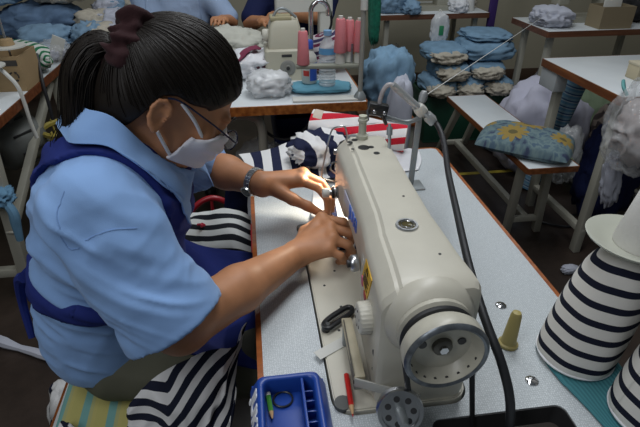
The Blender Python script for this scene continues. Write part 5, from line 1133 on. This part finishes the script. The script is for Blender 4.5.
MB().lathe([(0, 0), (.045, 0), (.055, -.008), (.055, -.02), (.042, -.028), (.055, -.036), (.055, -.045), (0, -.045)], (-1.05, 2.02, .50), A2, 30).build('pulley', DARK, lm)
for k in range(9):
    a = R(40 * k); z = Vector(A2).normalized(); x = Vector((1, 0, 0)); x = (x - z * x.dot(z)).normalized(); y = z.cross(x); c = Vector((-1.05, 2.02, .50)) + z * .06 + (x * math.cos(a) + y * math.sin(a)) * .1045; MB().bar(c, c + z * .09, .012, .006, .002).build('cooling_fin', DARK, lm)
MB().box((-1.06, 2.05, .60), (-.96, 2.15, .716), .006).build('mounting_bracket', MG, lm)
rg = thing('blue_rag', (-.905, 1.70, .42), 'light blue rag knotted round the cream table leg at far left', 'rag')
RAG = M('rag_blue', (.14, .28, .42), .9, spec=.2, var=.15)
V, F, uv = bundle_geo((-.915, 1.69, .47), (.09, .085, .065), seed=5, amp=.30, fr=2.5); mesh_obj('knot', V, F, RAG, rg, 180)
for pts in ([(-.93, 1.68, .47), (-.98, 1.66, .475), (-1.03, 1.65, .46)], [(-.90, 1.67, .47), (-.875, 1.66, .42), (-.88, 1.66, .36), (-.885, 1.66, .30)]): MB().tube(pts, [.014, .018, .012], 8, sub=5).build('tail', RAG, rg)
bx = thing('cardboard_box', (-.93, 2.03, .75), 'brown cardboard box with recycling mark on the left table', 'box')
bx0, bx1, by0, by1, bz1 = -1.04, -.842, 2.0, 2.17, .88
for lo, hi in (((bx0, by0, .7505), (bx1, by0 + .004, bz1)), ((bx0, by1 - .004, .7505), (bx1, by1, bz1)), ((bx0, by0 + .004, .7505), (bx0 + .004, by1 - .004, bz1)), ((bx1 - .004, by0 + .004, .7505), (bx1, by1 - .004, bz1)), ((bx0 + .004, by0 + .004, .7505), (bx1 - .004, by1 - .004, .755))): MB().box(lo, hi).build('box_panel', CARD, bx)
MB().bar((bx0, by1 + .001, bz1), (bx0 + .0, by1 + .06, bz1 + .05), .001, .001, 0).build('box_flap', CARD, bx)
INK = M('dark_box_print', (.05, .045, .04), .8)
mb = MB(); cx, cz, r = -.876, .806, .016
for k in range(3):
    a0 = 90 + 120 * k
    p = [(cx + r * math.cos(R(a0 + q)), by0 - .0005, cz + r * math.sin(R(a0 + q))) for q in (12, 35, 60, 82)]; mb.tube(p, .0026, 4, sub=2)
    e = Vector(p[-1]); tg = (Vector(p[-1]) - Vector(p[-2])).normalized(); nrm = Vector((0, 1, 0)).cross(tg); mb.add([e - nrm * .006, e + nrm * .006, e + tg * .009, e - nrm * .006 + Vector((0, -.0006, 0)), e + nrm * .006 + Vector((0, -.0006, 0)), e + tg * .009 + Vector((0, -.0006, 0))], [(0, 1, 2), (5, 4, 3), (0, 3, 4, 1), (1, 4, 5, 2), (2, 5, 3, 0)])
prop(mb.build('recycling_mark', INK, bx), kind=None)
MB().box((-.915, by0 - .002, .846), (-.852, by0, .866), 0).build('print_band', INK, bx)
MB().box((-1.02, by0 - .002, .835), (-.94, by0, .865), 0).build('print_panel', INK, bx)
for (x, y, z, r, l, tan) in ((-.885, 2.045, .905, .062, 'white spool disc with tan thread cone above the cardboard box', 1), (-.915, 1.91, .868, .058, 'white spool disc cut by the left picture edge', 0)):
    t = thing('spool_disc', (x, y, .75), l, 'spool disc', 'spool discs at far left')
    MB().lathe([(0, .0), (r, .0), (r, .005), (.01, .007), (0, .007)], (x, y, z), (0, 0, 1), 36).build('disc', PLASTW, t)
    MB().tube([(x, y, .7565 if tan else .751), (x, y, z + .11)], .004, 8).build('rod', STEEL, t)
    if tan: MB().lathe([(0, .007), (.026, .007), (.022, .028), (.008, .030), (0, .030)], (x, y, z), (0, 0, 1), 24).build('tan_thread', M('tan_thread', (.36, .25, .13), .8), t)
GST = stripe('green_white_stripe', [(0, (.60, .62, .58)), (.55, (.02, .16, .07))], .026, 'Y')
o = bundle('striped_bundle', (-.95, 2.29, .75 + .062), (.26, .14, .12), GST, None, seed=4, amp=.10, fr=2, rz=R(-25), zmin=.751); prop(o, 'green and white striped bundle behind the cardboard box', 'fabric bundle')
o = MB().bar((-.875, 2.44, .76), (-.825, 2.42, .86), .055, .004, .001, (0, 1, 0)).build('paper_tag', PAPER); prop(o, 'white paper tag propped behind the green striped bundle', 'paper tag')
o = thing('plastic_bag', (-.80 - .12, 2.42, .75), 'clear plastic bag lying right of the green striped bundle', 'plastic bag'); bundle('film', (-.915 + .03, 2.30 + .17, .79), (.13, .17, .085), BAG, o, seed=19, amp=.25, fr=4, zmin=.751); bundle('white_contents', (-.885, 2.47, .78), (.09, .12, .05), WHITEG, o, seed=18, amp=.2, zmin=.752)
prop(MB().tube([(-.90, 1.93, .876), (-.86, 1.91, .84), (-.832, 1.90, .80), (-.826, 1.90, .74), (-.826, 1.90, .66), (-.82, 1.90, .60)], .007, 8, sub=6).build('cord', M('white_cord', (.60, .60, .56), .7)), 'thick white cord hanging from the spool disc over the table edge', 'cord')
prop(MB().tube([(-.852, 2.20, .84), (-.84, 2.16, .80), (-.830, 2.12, .74), (-.822, 2.10, .66), (-.82, 2.09, .60)], .007, 8, sub=6).build('cord', RUBBER), 'black cord hanging over the left table edge beside the box', 'cord')
piles = [(-1.08, 2.98, .835, .40, .30, .17, BLUED, 41), (-.98, 2.70, .805, .24, .20, .11, BLUEC, 45), (-1.48, 2.9, .84, .36, .4, .18, BLUED, 46), (-.95, 3.0, .975, .28, .22, .10, CREAMC, 42), (-1.30, 2.93, .985, .34, .26, .11, BLUEC, 44)]
names = ['mid blue garment bundle at the bottom of the left pile', 'light blue garment bundle at the front of the left pile', 'mid blue garment bundle at the far left edge', 'cream garment bundle on top of the left pile', 'light blue garment bundle on top of the left pile by edge']
for (x, y, z, sx, sy2, sz, m, sd), l in zip(piles, names):
    o = bundle('garment_bundle', (x, y, z), (sx, sy2, sz), m, None, seed=sd, amp=.24, fr=3, zmin=.751, stretch=(1, .6, 1)); prop(o, l, 'garment bundle', 'garments piled on the left table')
# a second garment pile on a low table behind the woman's head
bt = simple_table(-.80, -.10 - .52, 2.62, 3.3, 'small back table behind the hair carrying mixed garments', z=.74)
CAMO = M('mixed_blue_cream_cloth', (.30, .36, .44), .9, spec=.2)
r2 = np.random.RandomState(11)
for i in range(9):
    x = -.78 + .075 * (i % 3) + .02 * r2.rand() + (.02 if i > 5 else 0); y = 2.72 + .2 * (i // 3); z = .79 + .03 * (i // 3)
    m = (BLUEC, CREAMC, WHITEG)[(i + i // 3) % 3]
    o = bundle('garment_bundle', (x, y, z + .01), (.15, .20, .12), m, None, seed=60 + i, amp=.30, fr=3, zmin=.741, rz=r2.rand() * 3)
    prop(o, ['light blue', 'cream', 'white'][(i + i // 3) % 3] + ' crumpled garment on the small back table, ' + ['front row', 'middle row', 'back row'][i // 3] + (', left', ', centre', ', right')[i % 3], 'garment bundle', 'garments on the small back table')
o = bundle('floor_bundle', (-.72, 2.60, .28), (.22, .3, .55), BLUED, None, seed=71, amp=.2, zmin=.002); prop(o, 'mid blue garments heaped on the floor beside the left table', 'garment bundle')
YB = M('yellow_plastic_strap', (.36, .29, .06), .5, var=.2)
yb = thing('yellow_strap_basket', (-.73, 2.18, 0), 'yellow strap basket on the floor behind the woman\'s shoulder', 'basket')
for k in range(9): zz = .10 + .055 * k; MB().tube([(-.76 + .14 * math.cos(a) * (.75 + .03 * k), 2.16 + .12 * math.sin(a) * (.75 + .03 * k), zz) for a in np.linspace(0, 2 * math.pi, 20, endpoint=False)], .012, 6, True).build('woven_band', YB, yb)
for k in range(12): a = 2 * math.pi * k / 12; MB().bar((-.76 + .104 * math.cos(a), 2.16 + .089 * math.sin(a), 0.0), (-.76 + .136 * math.cos(a), 2.16 + .117 * math.sin(a), .56), .014, .004, .001).build('rib', YB, yb)
MB().lathe([(0, 0), (.11, 0), (.11, .008), (0, .008)], (-.76, 2.16, .002), (0, 0, 1), 24).build('basket_base', YB, yb)

# ------------------------------------------------------------------ right side: bench with flowered cushion
fb = thing('bench', (1.18, 2.1, 0), 'long white topped bench with orange edge carrying the sunflower cushion', 'bench')
bx0, bx1, by0, by1, bz = 1.050, 1.272, 1.635, 2.545, .47
MB().box((bx0 + .005, by0 + .005, bz - .024), (bx1 - .005, by1 - .005, bz), .002).build('bench_top', LAMW, fb)
cut_top('edge_band', rrect(bx0, bx1, by0, by1, .01, 3), bz - .025, bz - .001, [rrect(bx0 + .005, bx1 - .005, by0 + .005, by1 - .005, .006, 3)], EDGED, fb)
for x, xf in ((1.115, 1.17), (1.235, 1.325)):
    for y, yf in ((1.78, 1.885), (2.48, 2.86)):
        MB().bar((xf, yf, 0), (x, y, bz - .024), .032, .032, .003, (1, 0, 0)).build('leg', LEG, fb)
for y, yf in ((1.78, 1.885), (2.48, 2.86)):
    t = .80; MB().bar((1.17 + (1.115 - 1.17) * (1 - t), yf + (y - yf) * (1 - t), (bz - .024) * (1 - t)), (1.325 + (1.235 - 1.325) * (1 - t), yf + (y - yf) * (1 - t), (bz - .024) * (1 - t)), .026, .026, .003).build('cross_bar', LEG, fb)
MB().bar((1.24, 1.87, .09), (1.25, 2.78, .09), .03, .03, .003).build('long_stretcher', LEG, fb)
def flower_mat():
    m = bpy.data.materials.new('sunflower_print'); m.use_nodes = True; nt = m.node_tree; N = nt.nodes; L = nt.links; b = N['Principled BSDF']; b.inputs['Roughness'].default_value = .85
    uv = N.new('ShaderNodeUVMap'); uv.uv_map = 'UVMap'
    def math_(op, a, bb=None):
        n = N.new('ShaderNodeMath'); n.operation = op
        for i, v in enumerate((a, bb)):
            if v is None: continue
            if isinstance(v, (int, float)): n.inputs[i].default_value = v
            else: L.new(v, n.inputs[i])
        return n.outputs[0]
    n = N.new('ShaderNodeTexNoise'); n.inputs['Scale'].default_value = 24; n.inputs['Detail'].default_value = 3; L.new(uv.outputs[0], n.inputs['Vector'])
    r = N.new('ShaderNodeValToRGB'); e = r.color_ramp.elements; r.color_ramp.interpolation = 'EASE'
    e[0].position = .36; e[0].color = (.035, .05, .10, 1); e[1].position = .46; e[1].color = (.10, .16, .19, 1); q = e.new(.56); q.color = (.15, .22, .23, 1); q = e.new(.64); q.color = (.07, .12, .17, 1)
    L.new(n.outputs['Fac'], r.inputs['Fac']); col = r.outputs['Color']
    def mix(f, a, c):
        x = N.new('ShaderNodeMix'); x.data_type = 'RGBA'; L.new(f, x.inputs[0]); L.new(a, x.inputs[6]); x.inputs[7].default_value = (*c, 1); return x.outputs[2]
    for (cx, cy, s, ph) in ((-.05, -.05, 1.5, 0), (-.01, .075, 1.7, 2), (.14, -.01, 1.2, 1), (-.17, .05, .8, .5)):
        vm = N.new('ShaderNodeVectorMath'); vm.operation = 'SUBTRACT'; L.new(uv.outputs[0], vm.inputs[0]); vm.inputs[1].default_value = (cx, cy, 0)
        sp = N.new('ShaderNodeSeparateXYZ'); L.new(vm.outputs[0], sp.inputs[0]); ln = N.new('ShaderNodeVectorMath'); ln.operation = 'LENGTH'; L.new(vm.outputs[0], ln.inputs[0])
        an = math_('ARCTAN2', sp.outputs['Y'], sp.outputs['X']); pet = math_('MULTIPLY', math_('ADD', math_('ABSOLUTE', math_('SINE', math_('MULTIPLY', math_('ADD', an, ph), 5.5))), 1.6), .0165 * s)
        col = mix(math_('LESS_THAN', ln.outputs['Value'], pet), col, (.30, .21, .05)); col = mix(math_('LESS_THAN', ln.outputs['Value'], .0125 * s), col, (.12, .10, .035))
    L.new(col, b.inputs['Base Color']); return m
cushion('flowered_cushion', (1.125, 1.82, .500), (.38, .27), R(-38), flower_mat(), .060, 'grey blue cushion with yellow sunflowers on the white bench', 5)
fr2 = thing('treadle', (1.86, 2.2, .0), 'grey perforated metal treadle plate on the floor behind the bench', 'treadle')
mb = MB(); mb.box((1.70, 2.07, .055), (2.0, 2.36, .065), .003); pl_ = mb.build('plate', M('treadle_grey', (.20, .20, .18), .4, .5), fr2)
for i in range(5):
    for j in range(5): MB().box((1.735 + .052 * i, 2.10 + .05 * j, .0652), (1.755 + .052 * i, 2.125 + .05 * j, .0685), .001).build('raised_stud', M('stud_metal', (.55, .55, .52), .3, .6), pl_)
for x in (1.72, 1.98): MB().bar((x, 2.08, 0), (x, 2.08, .056), .02, .02, .002).bar((x, 2.35, 0), (x, 2.35, .056), .02, .02, .002).bar((x, 2.08, .04), (x, 2.35, .04), .016, .016, .002).build('support', DARK, fr2)

# right-hand table and what is on and under it
rt = simple_table(1.345, 1.95, 1.62, 2.20, 'white topped table with orange edge beyond the sunflower cushion bench', edge=EDGED)
MB().box((1.352, 2.06, .63), (1.412, 2.19, .714), .004).build('drawer_box', M('drawer_grey', (.34, .36, .37), .5), rt)
o = thing('cream_box', (1.545, 1.80, .75), 'small cream box on the right table next to black machine part', 'box'); MB().box((1.53, 1.80, .7505), (1.61, 1.87, .81), .003).build('box_body', M('cream_box_card', (.50, .44, .30), .7), o); MB().box((1.528, 1.798, .806), (1.612, 1.872, .816), .002).build('lid', M('cream_box_lid', (.54, .49, .36), .7), o)
o = thing('machine_head', (1.66, 1.78, .75), 'cream and black machine head on the right table at frame edge', 'sewing machine')
rloft('base', [(.7505, 1.60, 1.83, 1.66, 1.77, .01), (.77, 1.60, 1.83, 1.66, 1.77, .01)], CREAM, o); rloft('column', [(.77, 1.74, 1.82, 1.67, 1.76, .01), (.90, 1.74, 1.82, 1.67, 1.76, .01)], CREAM, o); rloft('arm', [(.865, 1.62, 1.82, 1.67, 1.76, .01), (.93, 1.62, 1.82, 1.67, 1.76, .012)], BLACK, o)
mb = MB()
for k in range(6): mb.lathe([(0, 0), (.011, 0), (.011, .012), (0, .012)], (1.63 + .02 * k, 1.668, .90), (0, -1, 0), 12)
mb = None
for k in range(5): MB().lathe([(0, 0), (.008, 0), (.008, .012), (0, .012)], (1.64 + .024 * k, 1.670, .895), (0, -1, 0), 12).build('tension_knob', STEEL, o)
MB().tube([(1.68, 1.69, .865), (1.68, 1.69, .775)], .004, 8).build('needle_bar', STEEL, o)
CHK = stripe('blue_check', [(0, (.12, .26, .40)), (.35, (.36, .46, .52)), (.5, (.05, .10, .22)), (.7, (.22, .36, .46))], .034, 'Y')
o = thing('checked_roll', (1.70, 2.36, 0), 'blue checked fabric roll leaning upright beneath the right table', 'fabric roll')
ra, rb_ = np.array([1.50, 2.30, .012]), np.array([1.585, 2.235, .63]); rd_ = (rb_ - ra) / np.linalg.norm(rb_ - ra); r1 = np.cross(rd_, (0, 1, 0)); r1 /= np.linalg.norm(r1); r2_ = np.cross(rd_, r1); P = np.array([[ra * (1 - t) + rb_ * t + .05 * (math.cos(a) * r1 + math.sin(a) * r2_) for t in np.linspace(0, 1, 20)] for a in np.linspace(0, 2 * math.pi, 33)]); P[..., 2] = np.maximum(P[..., 2], .002); cloth('roll', P, CHK, o, 0); MB().tube([(1.583, 2.236, .62), (1.590, 2.232, .665)], .02, 12).build('roll_core', CARD, o)
o = bundle('white_garment_heap', (1.64, 2.52, .26), (.44, .36, .52), M('lilac_white_cloth', (.50, .50, .60), .9, spec=.2), None, seed=23, amp=.24, fr=2.6, zmin=.002, stretch=(1, 1, .6)); prop(o, 'large heap of lilac white shirts between the blue bundles and the right table', 'garment heap')
o = bundle('white_garment_heap', (1.56, 2.82, .15), (.22, .22, .28), WHITEG, None, seed=24, amp=.24, fr=2.6, zmin=.002); prop(o, 'smaller white garment heap on the floor left of the lilac white shirts', 'garment heap')
o = bundle('brown_striped_heap', (1.98, 2.34, .22), (.26, .24, .44), stripe('brown_stripe', [(0, (.16, .13, .11)), (.5, (.04, .03, .03))], .03), None, seed=27, amp=.2, zmin=.002); prop(o, 'brown striped garments under the right table behind the checked roll', 'garment heap')
o = bundle('navy_bundle', (1.68, 1.96, .26), (.26, .20, .50), NAVYBG, None, seed=28, amp=.2, zmin=.002); prop(o, 'dark navy garments heaped on the floor under the right table', 'garment heap')
hb = thing('plastic_sack', (1.375, 1.49, .51), 'big clear plastic sack of garments hanging at the right frame edge', 'plastic sack')
bundle('film', (1.375, 1.49, .675), (.25, .23, .32), BAG, hb, seed=37, amp=.13, fr=3.2, nu=64, nv=48); MB().tube([(1.345, 1.50, .80), (1.36, 1.56, .83), (1.372, 1.615, .80), (1.372, 1.612, .74)], [.03, .014, .012, .016], 10, sub=5).build('tied_neck', BAG, hb); bundle('pale_contents', (1.38, 1.49, .665), (.18, .17, .23), M('pale_pink_grey', (.42, .37, .36), .9), hb, seed=38, amp=.22, zmin=.006)
o = bundle('hanging_white_cloth', (1.36, 1.56, .44), (.22, .05, .07), WHITEG, None, seed=47, amp=.25, tilt=R(80), fr=3); prop(o, 'white cloth hanging below the clear plastic sack', 'cloth'); 
o = thing('small_clear_bag', (1.40, 1.92, .25), 'small clear bag with a bright round patch beside the bench end', 'plastic bag'); bundle('film', (1.40, 1.92, .38), (.11, .11, .26), BAG, o, seed=52, amp=.2); V, F, uv = bundle_geo((1.40, 1.915, .34), (.08, .07, .07), seed=9, amp=.1); mesh_obj('green_yellow_ball', V, F, M('green_yellow_thread', (.20, .26, .10), .7, var=.6, vscale=30), o, 180)
AQ = M('aqua_tape', (.12, .36, .36), .6)
prop(MB().tube([(1.345, 1.60, .765), (1.335, 1.62, .79), (1.36, 1.66, .80), (1.39, 1.68, .765)], .006, 8, sub=5).build('aqua_cord', AQ), 'aqua cord looped over the corner of the right table', 'cord')

# blue garment bundles in a green crate
gc = thing('green_crate', (1.40, 3.16, 0), 'dark green crate under the pile of light blue bundles', 'crate'); crate(gc, 1.11, 1.68, 2.99, 3.33, 0, .315, M('dark_green_crate', (.008, .05, .028), .5))
spots = [(1.355, 3.36, .29, .34, .20, .11), (1.56, 3.36, .29, .34, .20, .11), (1.765, 3.36, .29, .34, .20, .11), (1.43, 3.38, .395, .34, .23, .11), (1.68, 3.38, .395, .34, .23, .11), (1.40, 3.42, .495, .34, .26, .10), (1.70, 3.44, .51, .38, .34, .12), (1.71, 3.47, .595, .34, .30, .05)]
ln = ['bottom left of the pile, cream end showing', 'bottom middle of the pile, cream end showing', 'bottom right of the pile by the white heap', 'second layer left in the pile', 'second layer right in the pile', 'top left of the pile with dark blue fold', 'large folded one at top right of the pile', 'flat one lying on the very top of the pile']
for i, (x, y, z, sx, sy2, sz) in enumerate(spots):
    x = (x - .06) * .93; y = y * .93 - .01; z = 1.34 - (1.34 - z) * .93; sx *= .93; sy2 *= .96; sz *= .97
    t = thing('blue_bundle', (x, y, z - sz / 2), 'light blue garment bundle, ' + ln[i], 'garment bundle', 'light blue bundles in the green crate')
    bundle('blue_wrap', (x, y, z), (sy2, sx, sz), M('sky_blue_garments', (.20, .33, .46), .9, spec=.2, var=.15, vscale=18), t, seed=80 + i, amp=.14, fr=2.4, sq=3.5, stretch=(1, .5, 1))
    if i < 6:
        V, F, uv = bundle_geo((x - .015, y - sx * .40, z - .004), (sy2 * .80, .16, sz * .72), seed=95 + i, amp=.28, fr=3); mesh_obj('cream_end', V, F, CREAMC, t, 180)
# light garments on a stool right of the overlock table
st2 = thing('stool', (.68, 2.42, 0), 'low stool under the hanging light blue and white garments', 'stool'); MB().box((.545, 2.30, .40), (.82, 2.56, .425), .006).build('stool_top', EDGEX, st2)
for x in (.57, .79):
    for y in (2.33, 2.53): MB().bar((x, y, 0), (x, y, .402), .03, .03, .003).build('leg', LEG, st2)
o = bundle('white_garment', (.70, 2.33, .43), (.12, .10, .46), WHITEG, None, seed=55, amp=.14, fr=2.4, stretch=(1, 1, .4)); o.location.y -= .075; prop(o, 'white garment with grey trim hanging from the stool right of the pole', 'garment')
o = bundle('light_blue_garment', (.68, 2.44, .60), (.24, .20, .30), M('sky_blue_garments', (.20, .33, .46), .9), None, seed=56, amp=.24, fr=2.4, zmin=.426); prop(o, 'light blue garments heaped right of the green net roll', 'garment')

# back row of tables along the wall
ta = simple_table(.86, 1.62, 3.37, 3.90, 'brown edged back table with machines above the blue bundles', edge=wood('brown_edge', (.10, .04, .02), (.18, .07, .035), .4))
tb2 = simple_table(1.68, 2.50, 2.74, 3.19, 'brown edged back table with cardboard box at upper right', edge=wood('brown_edge', (.10, .04, .02), (.18, .07, .035), .4))
def back_machine(x, y, z, label, rz=0):
    t = thing('sewing_machine', (x, y, z), label, 'sewing machine', 'machines on the back tables'); Cm = M('far_machine_grey', (.34, .33, .27), .5)
    rloft('base', [(z, x - .20, x + .2, y - .08, y + .08, .012), (z + .03, x - .2, x + .2, y - .08, y + .08, .012)], Cm, t)
    rloft('column', [(z + .03, x + .09, x + .19, y - .055, y + .055, .012), (z + .22, x + .10, x + .19, y - .05, y + .05, .012)], Cm, t)
    rloft('arm', [(z + .15, x - .18, x + .19, y - .05, y + .05, .014), (z + .24, x - .17, x + .19, y - .045, y + .045, .02)], Cm, t)
    rloft('head', [(z + .10, x - .18, x - .10, y - .045, y + .045, .012), (z + .16, x - .18, x - .10, y - .045, y + .045, .012)], Cm, t)
    MB().tube([(x - .14, y, z + .10), (x - .14, y, z + .032)], .005, 8).build('needle_bar', STEEL, t); MB().lathe([(0, 0), (.06, 0), (.065, .01), (.055, .018), (.065, .026), (0, .03)], (x + .19, y, z + .195), (1, 0, 0), 28).build('handwheel', DARK, t)
    return t
back_machine(1.20, 3.56, .75, 'grey sewing machine on the back table above the blue bundles'); back_machine(2.04, 3.04, .75, 'grey sewing machine beside the cardboard box at upper right')
o = bundle('blue_garment_heap', (.96, 3.50, .81), (.18, .22, .13), BLUEC, None, seed=57, amp=.24, zmin=.751); prop(o, 'light blue garments at the left end of the far back table', 'garment heap')
o = bundle('white_garment_heap', (1.79, 2.92, .80), (.20, .24, .11), WHITEG, None, seed=58, amp=.26, zmin=.751); prop(o, 'rumpled pale garments on the back table left of the grey machine', 'garment heap')
o = thing('cardboard_box', (2.07, 2.82, .75), 'open brown cardboard box with white paper on the back table', 'box')
for lo, hi in (((2.00, 2.76, .7505), (2.20, 2.765, .87)), ((2.00, 2.895, .7505), (2.20, 2.90, .87)), ((2.00, 2.765, .7505), (2.005, 2.895, .87)), ((2.195, 2.765, .7505), (2.20, 2.895, .87)), ((2.005, 2.765, .7505), (2.195, 2.895, .755))): MB().box(lo, hi).build('box_panel', M('far_cardboard', (.26, .21, .13), .85), o)
o = MB().bar((2.10, 2.83, .757), (2.115, 2.86, .93), .11, .01, .002, (0, 1, 0)).build('paper_sheaf', PAPER); prop(o, 'white paper sheaf sticking up out of the open box', 'paper')
o = bundle('dark_garment_heap', (2.37, 3.00, .85), (.22, .24, .20), M('near_black_cloth', (.02, .02, .022), .9), None, seed=59, amp=.2, zmin=.751); prop(o, 'near black garments heaped right of the open cardboard box', 'garment heap')
o = thing('hanging_bag', (1.26, 3.325, .5), 'small white bag with green print hanging from the back table edge', 'plastic bag'); V, F, uv = bundle_geo((1.26, 3.325, .66), (.12, .06, .20), seed=61, amp=.15); mesh_obj('bag_body', V, F, BAGW, o, 180); MB().tube([(1.24, 3.33, .74), (1.26, 3.355, .78), (1.28, 3.33, .74)], .004, 6, sub=5).build('bag_handle', PLASTW, o); MB().box((1.245, 3.286, .63), (1.275, 3.296, .69), .003).build('green_print', M('bag_green', (.03, .25, .10), .5), o)
o = MB().bar((1.655, 3.42, .55), (1.655, 3.42, 1.25), .05, .03, .004, (0, 1, 0)).bar((1.655, 3.42, 0), (1.655, 3.42, .55), .03, .03, .003, (0, 1, 0)).build('purple_post', M('purple_cloth', (.05, .02, .14), .8)); prop(o, 'purple wrapped post between the two back tables', 'post')
for x, l, sd in ((1.02, 'clear plastic sack on the floor under the left back table', 66), (1.92, 'clear plastic sack on the floor under the right back table', 67)):
    o = thing('plastic_sack', (x, 3.60 if x < 1.5 else 2.97, 0), l, 'plastic sack'); y = 3.62 if x < 1.5 else 2.97; bundle('film', (x, y, .24), (.24, .26, .48), BAG, o, seed=sd, amp=.2, zmin=.003); bundle('grey_contents', (x, y, .21), (.18, .18, .38), M('grey_white_cloth', (.36, .37, .36), .9), o, seed=sd + 3, amp=.2, zmin=.006)
o = bundle('green_cloth_heap', (2.22, 2.97, .18), (.34, .3, .36), M('pale_green_cloth', (.26, .34, .22), .9), None, seed=68, amp=.16, zmin=.002); prop(o, 'pale green cloth under the back table with the cardboard box', 'garment heap')

# smaller things on the back tables
for (x, y, sx, m, l, sd) in ((1.42, 3.46, .11, WHITEC, 'small white cloth heap right of the far grey machine', 171), (1.08, 3.43, .12, BLUEC, 'small light blue cloth heap in front of the far grey machine', 172), (1.54, 3.62, .13, CREAMC, 'small cream cloth heap at the right end of the far back table', 173)):
    o = bundle('cloth_heap', (x, y, .785), (sx, .18, .09), m, None, seed=sd, amp=.22, zmin=.751); prop(o, l, 'garment heap')
t = thing('thread_cone', (1.50, 3.47, .75), 'white thread cone on the far back table beside the grey machine', 'thread cone'); MB().lathe([(0, 0), (.032, 0), (.034, .004), (.022, .11), (0, .112)], (1.51, 3.47, .751), (0, 0, 1), 24).build('thread', M('white_thread', (.72, .71, .68), .8, bump=.3, bscale=500), t); MB().lathe([(0, .112), (.013, .112), (.012, .128), (0, .128)], (1.51, 3.47, .751), (0, 0, 1), 16).build('cone_core', PLASTW, t)
for k, (pts, l) in enumerate((([(.70, 2.05, .008), (.80, 1.98, .008), (.92, 2.02, .008), (1.0, 1.92, .008), (.96, 1.80, .008)], 'thin black cable on the floor left of the long bench'), ([(1.36, 1.95, .008), (1.50, 1.88, .008), (1.58, 1.98, .008), (1.66, 1.93, .008)], 'thin black cable on the floor by the treadle'))):
    prop(MB().tube(pts, .006, 6, sub=6).build('floor_cable', RUBBER), l, 'cable')
prop(bundle('cloth_scrap', (1.30, 1.55, .018), (.07, .04, .036), WHITEG, None, seed=211, amp=.25, zmin=.001), 'small pale cloth scrap on the dark floor beyond the spool plate', 'cloth scrap')
wt2 = simple_table(2.60, 3.3, 2.55, 3.1, 'white topped table at the upper right corner beyond the box')
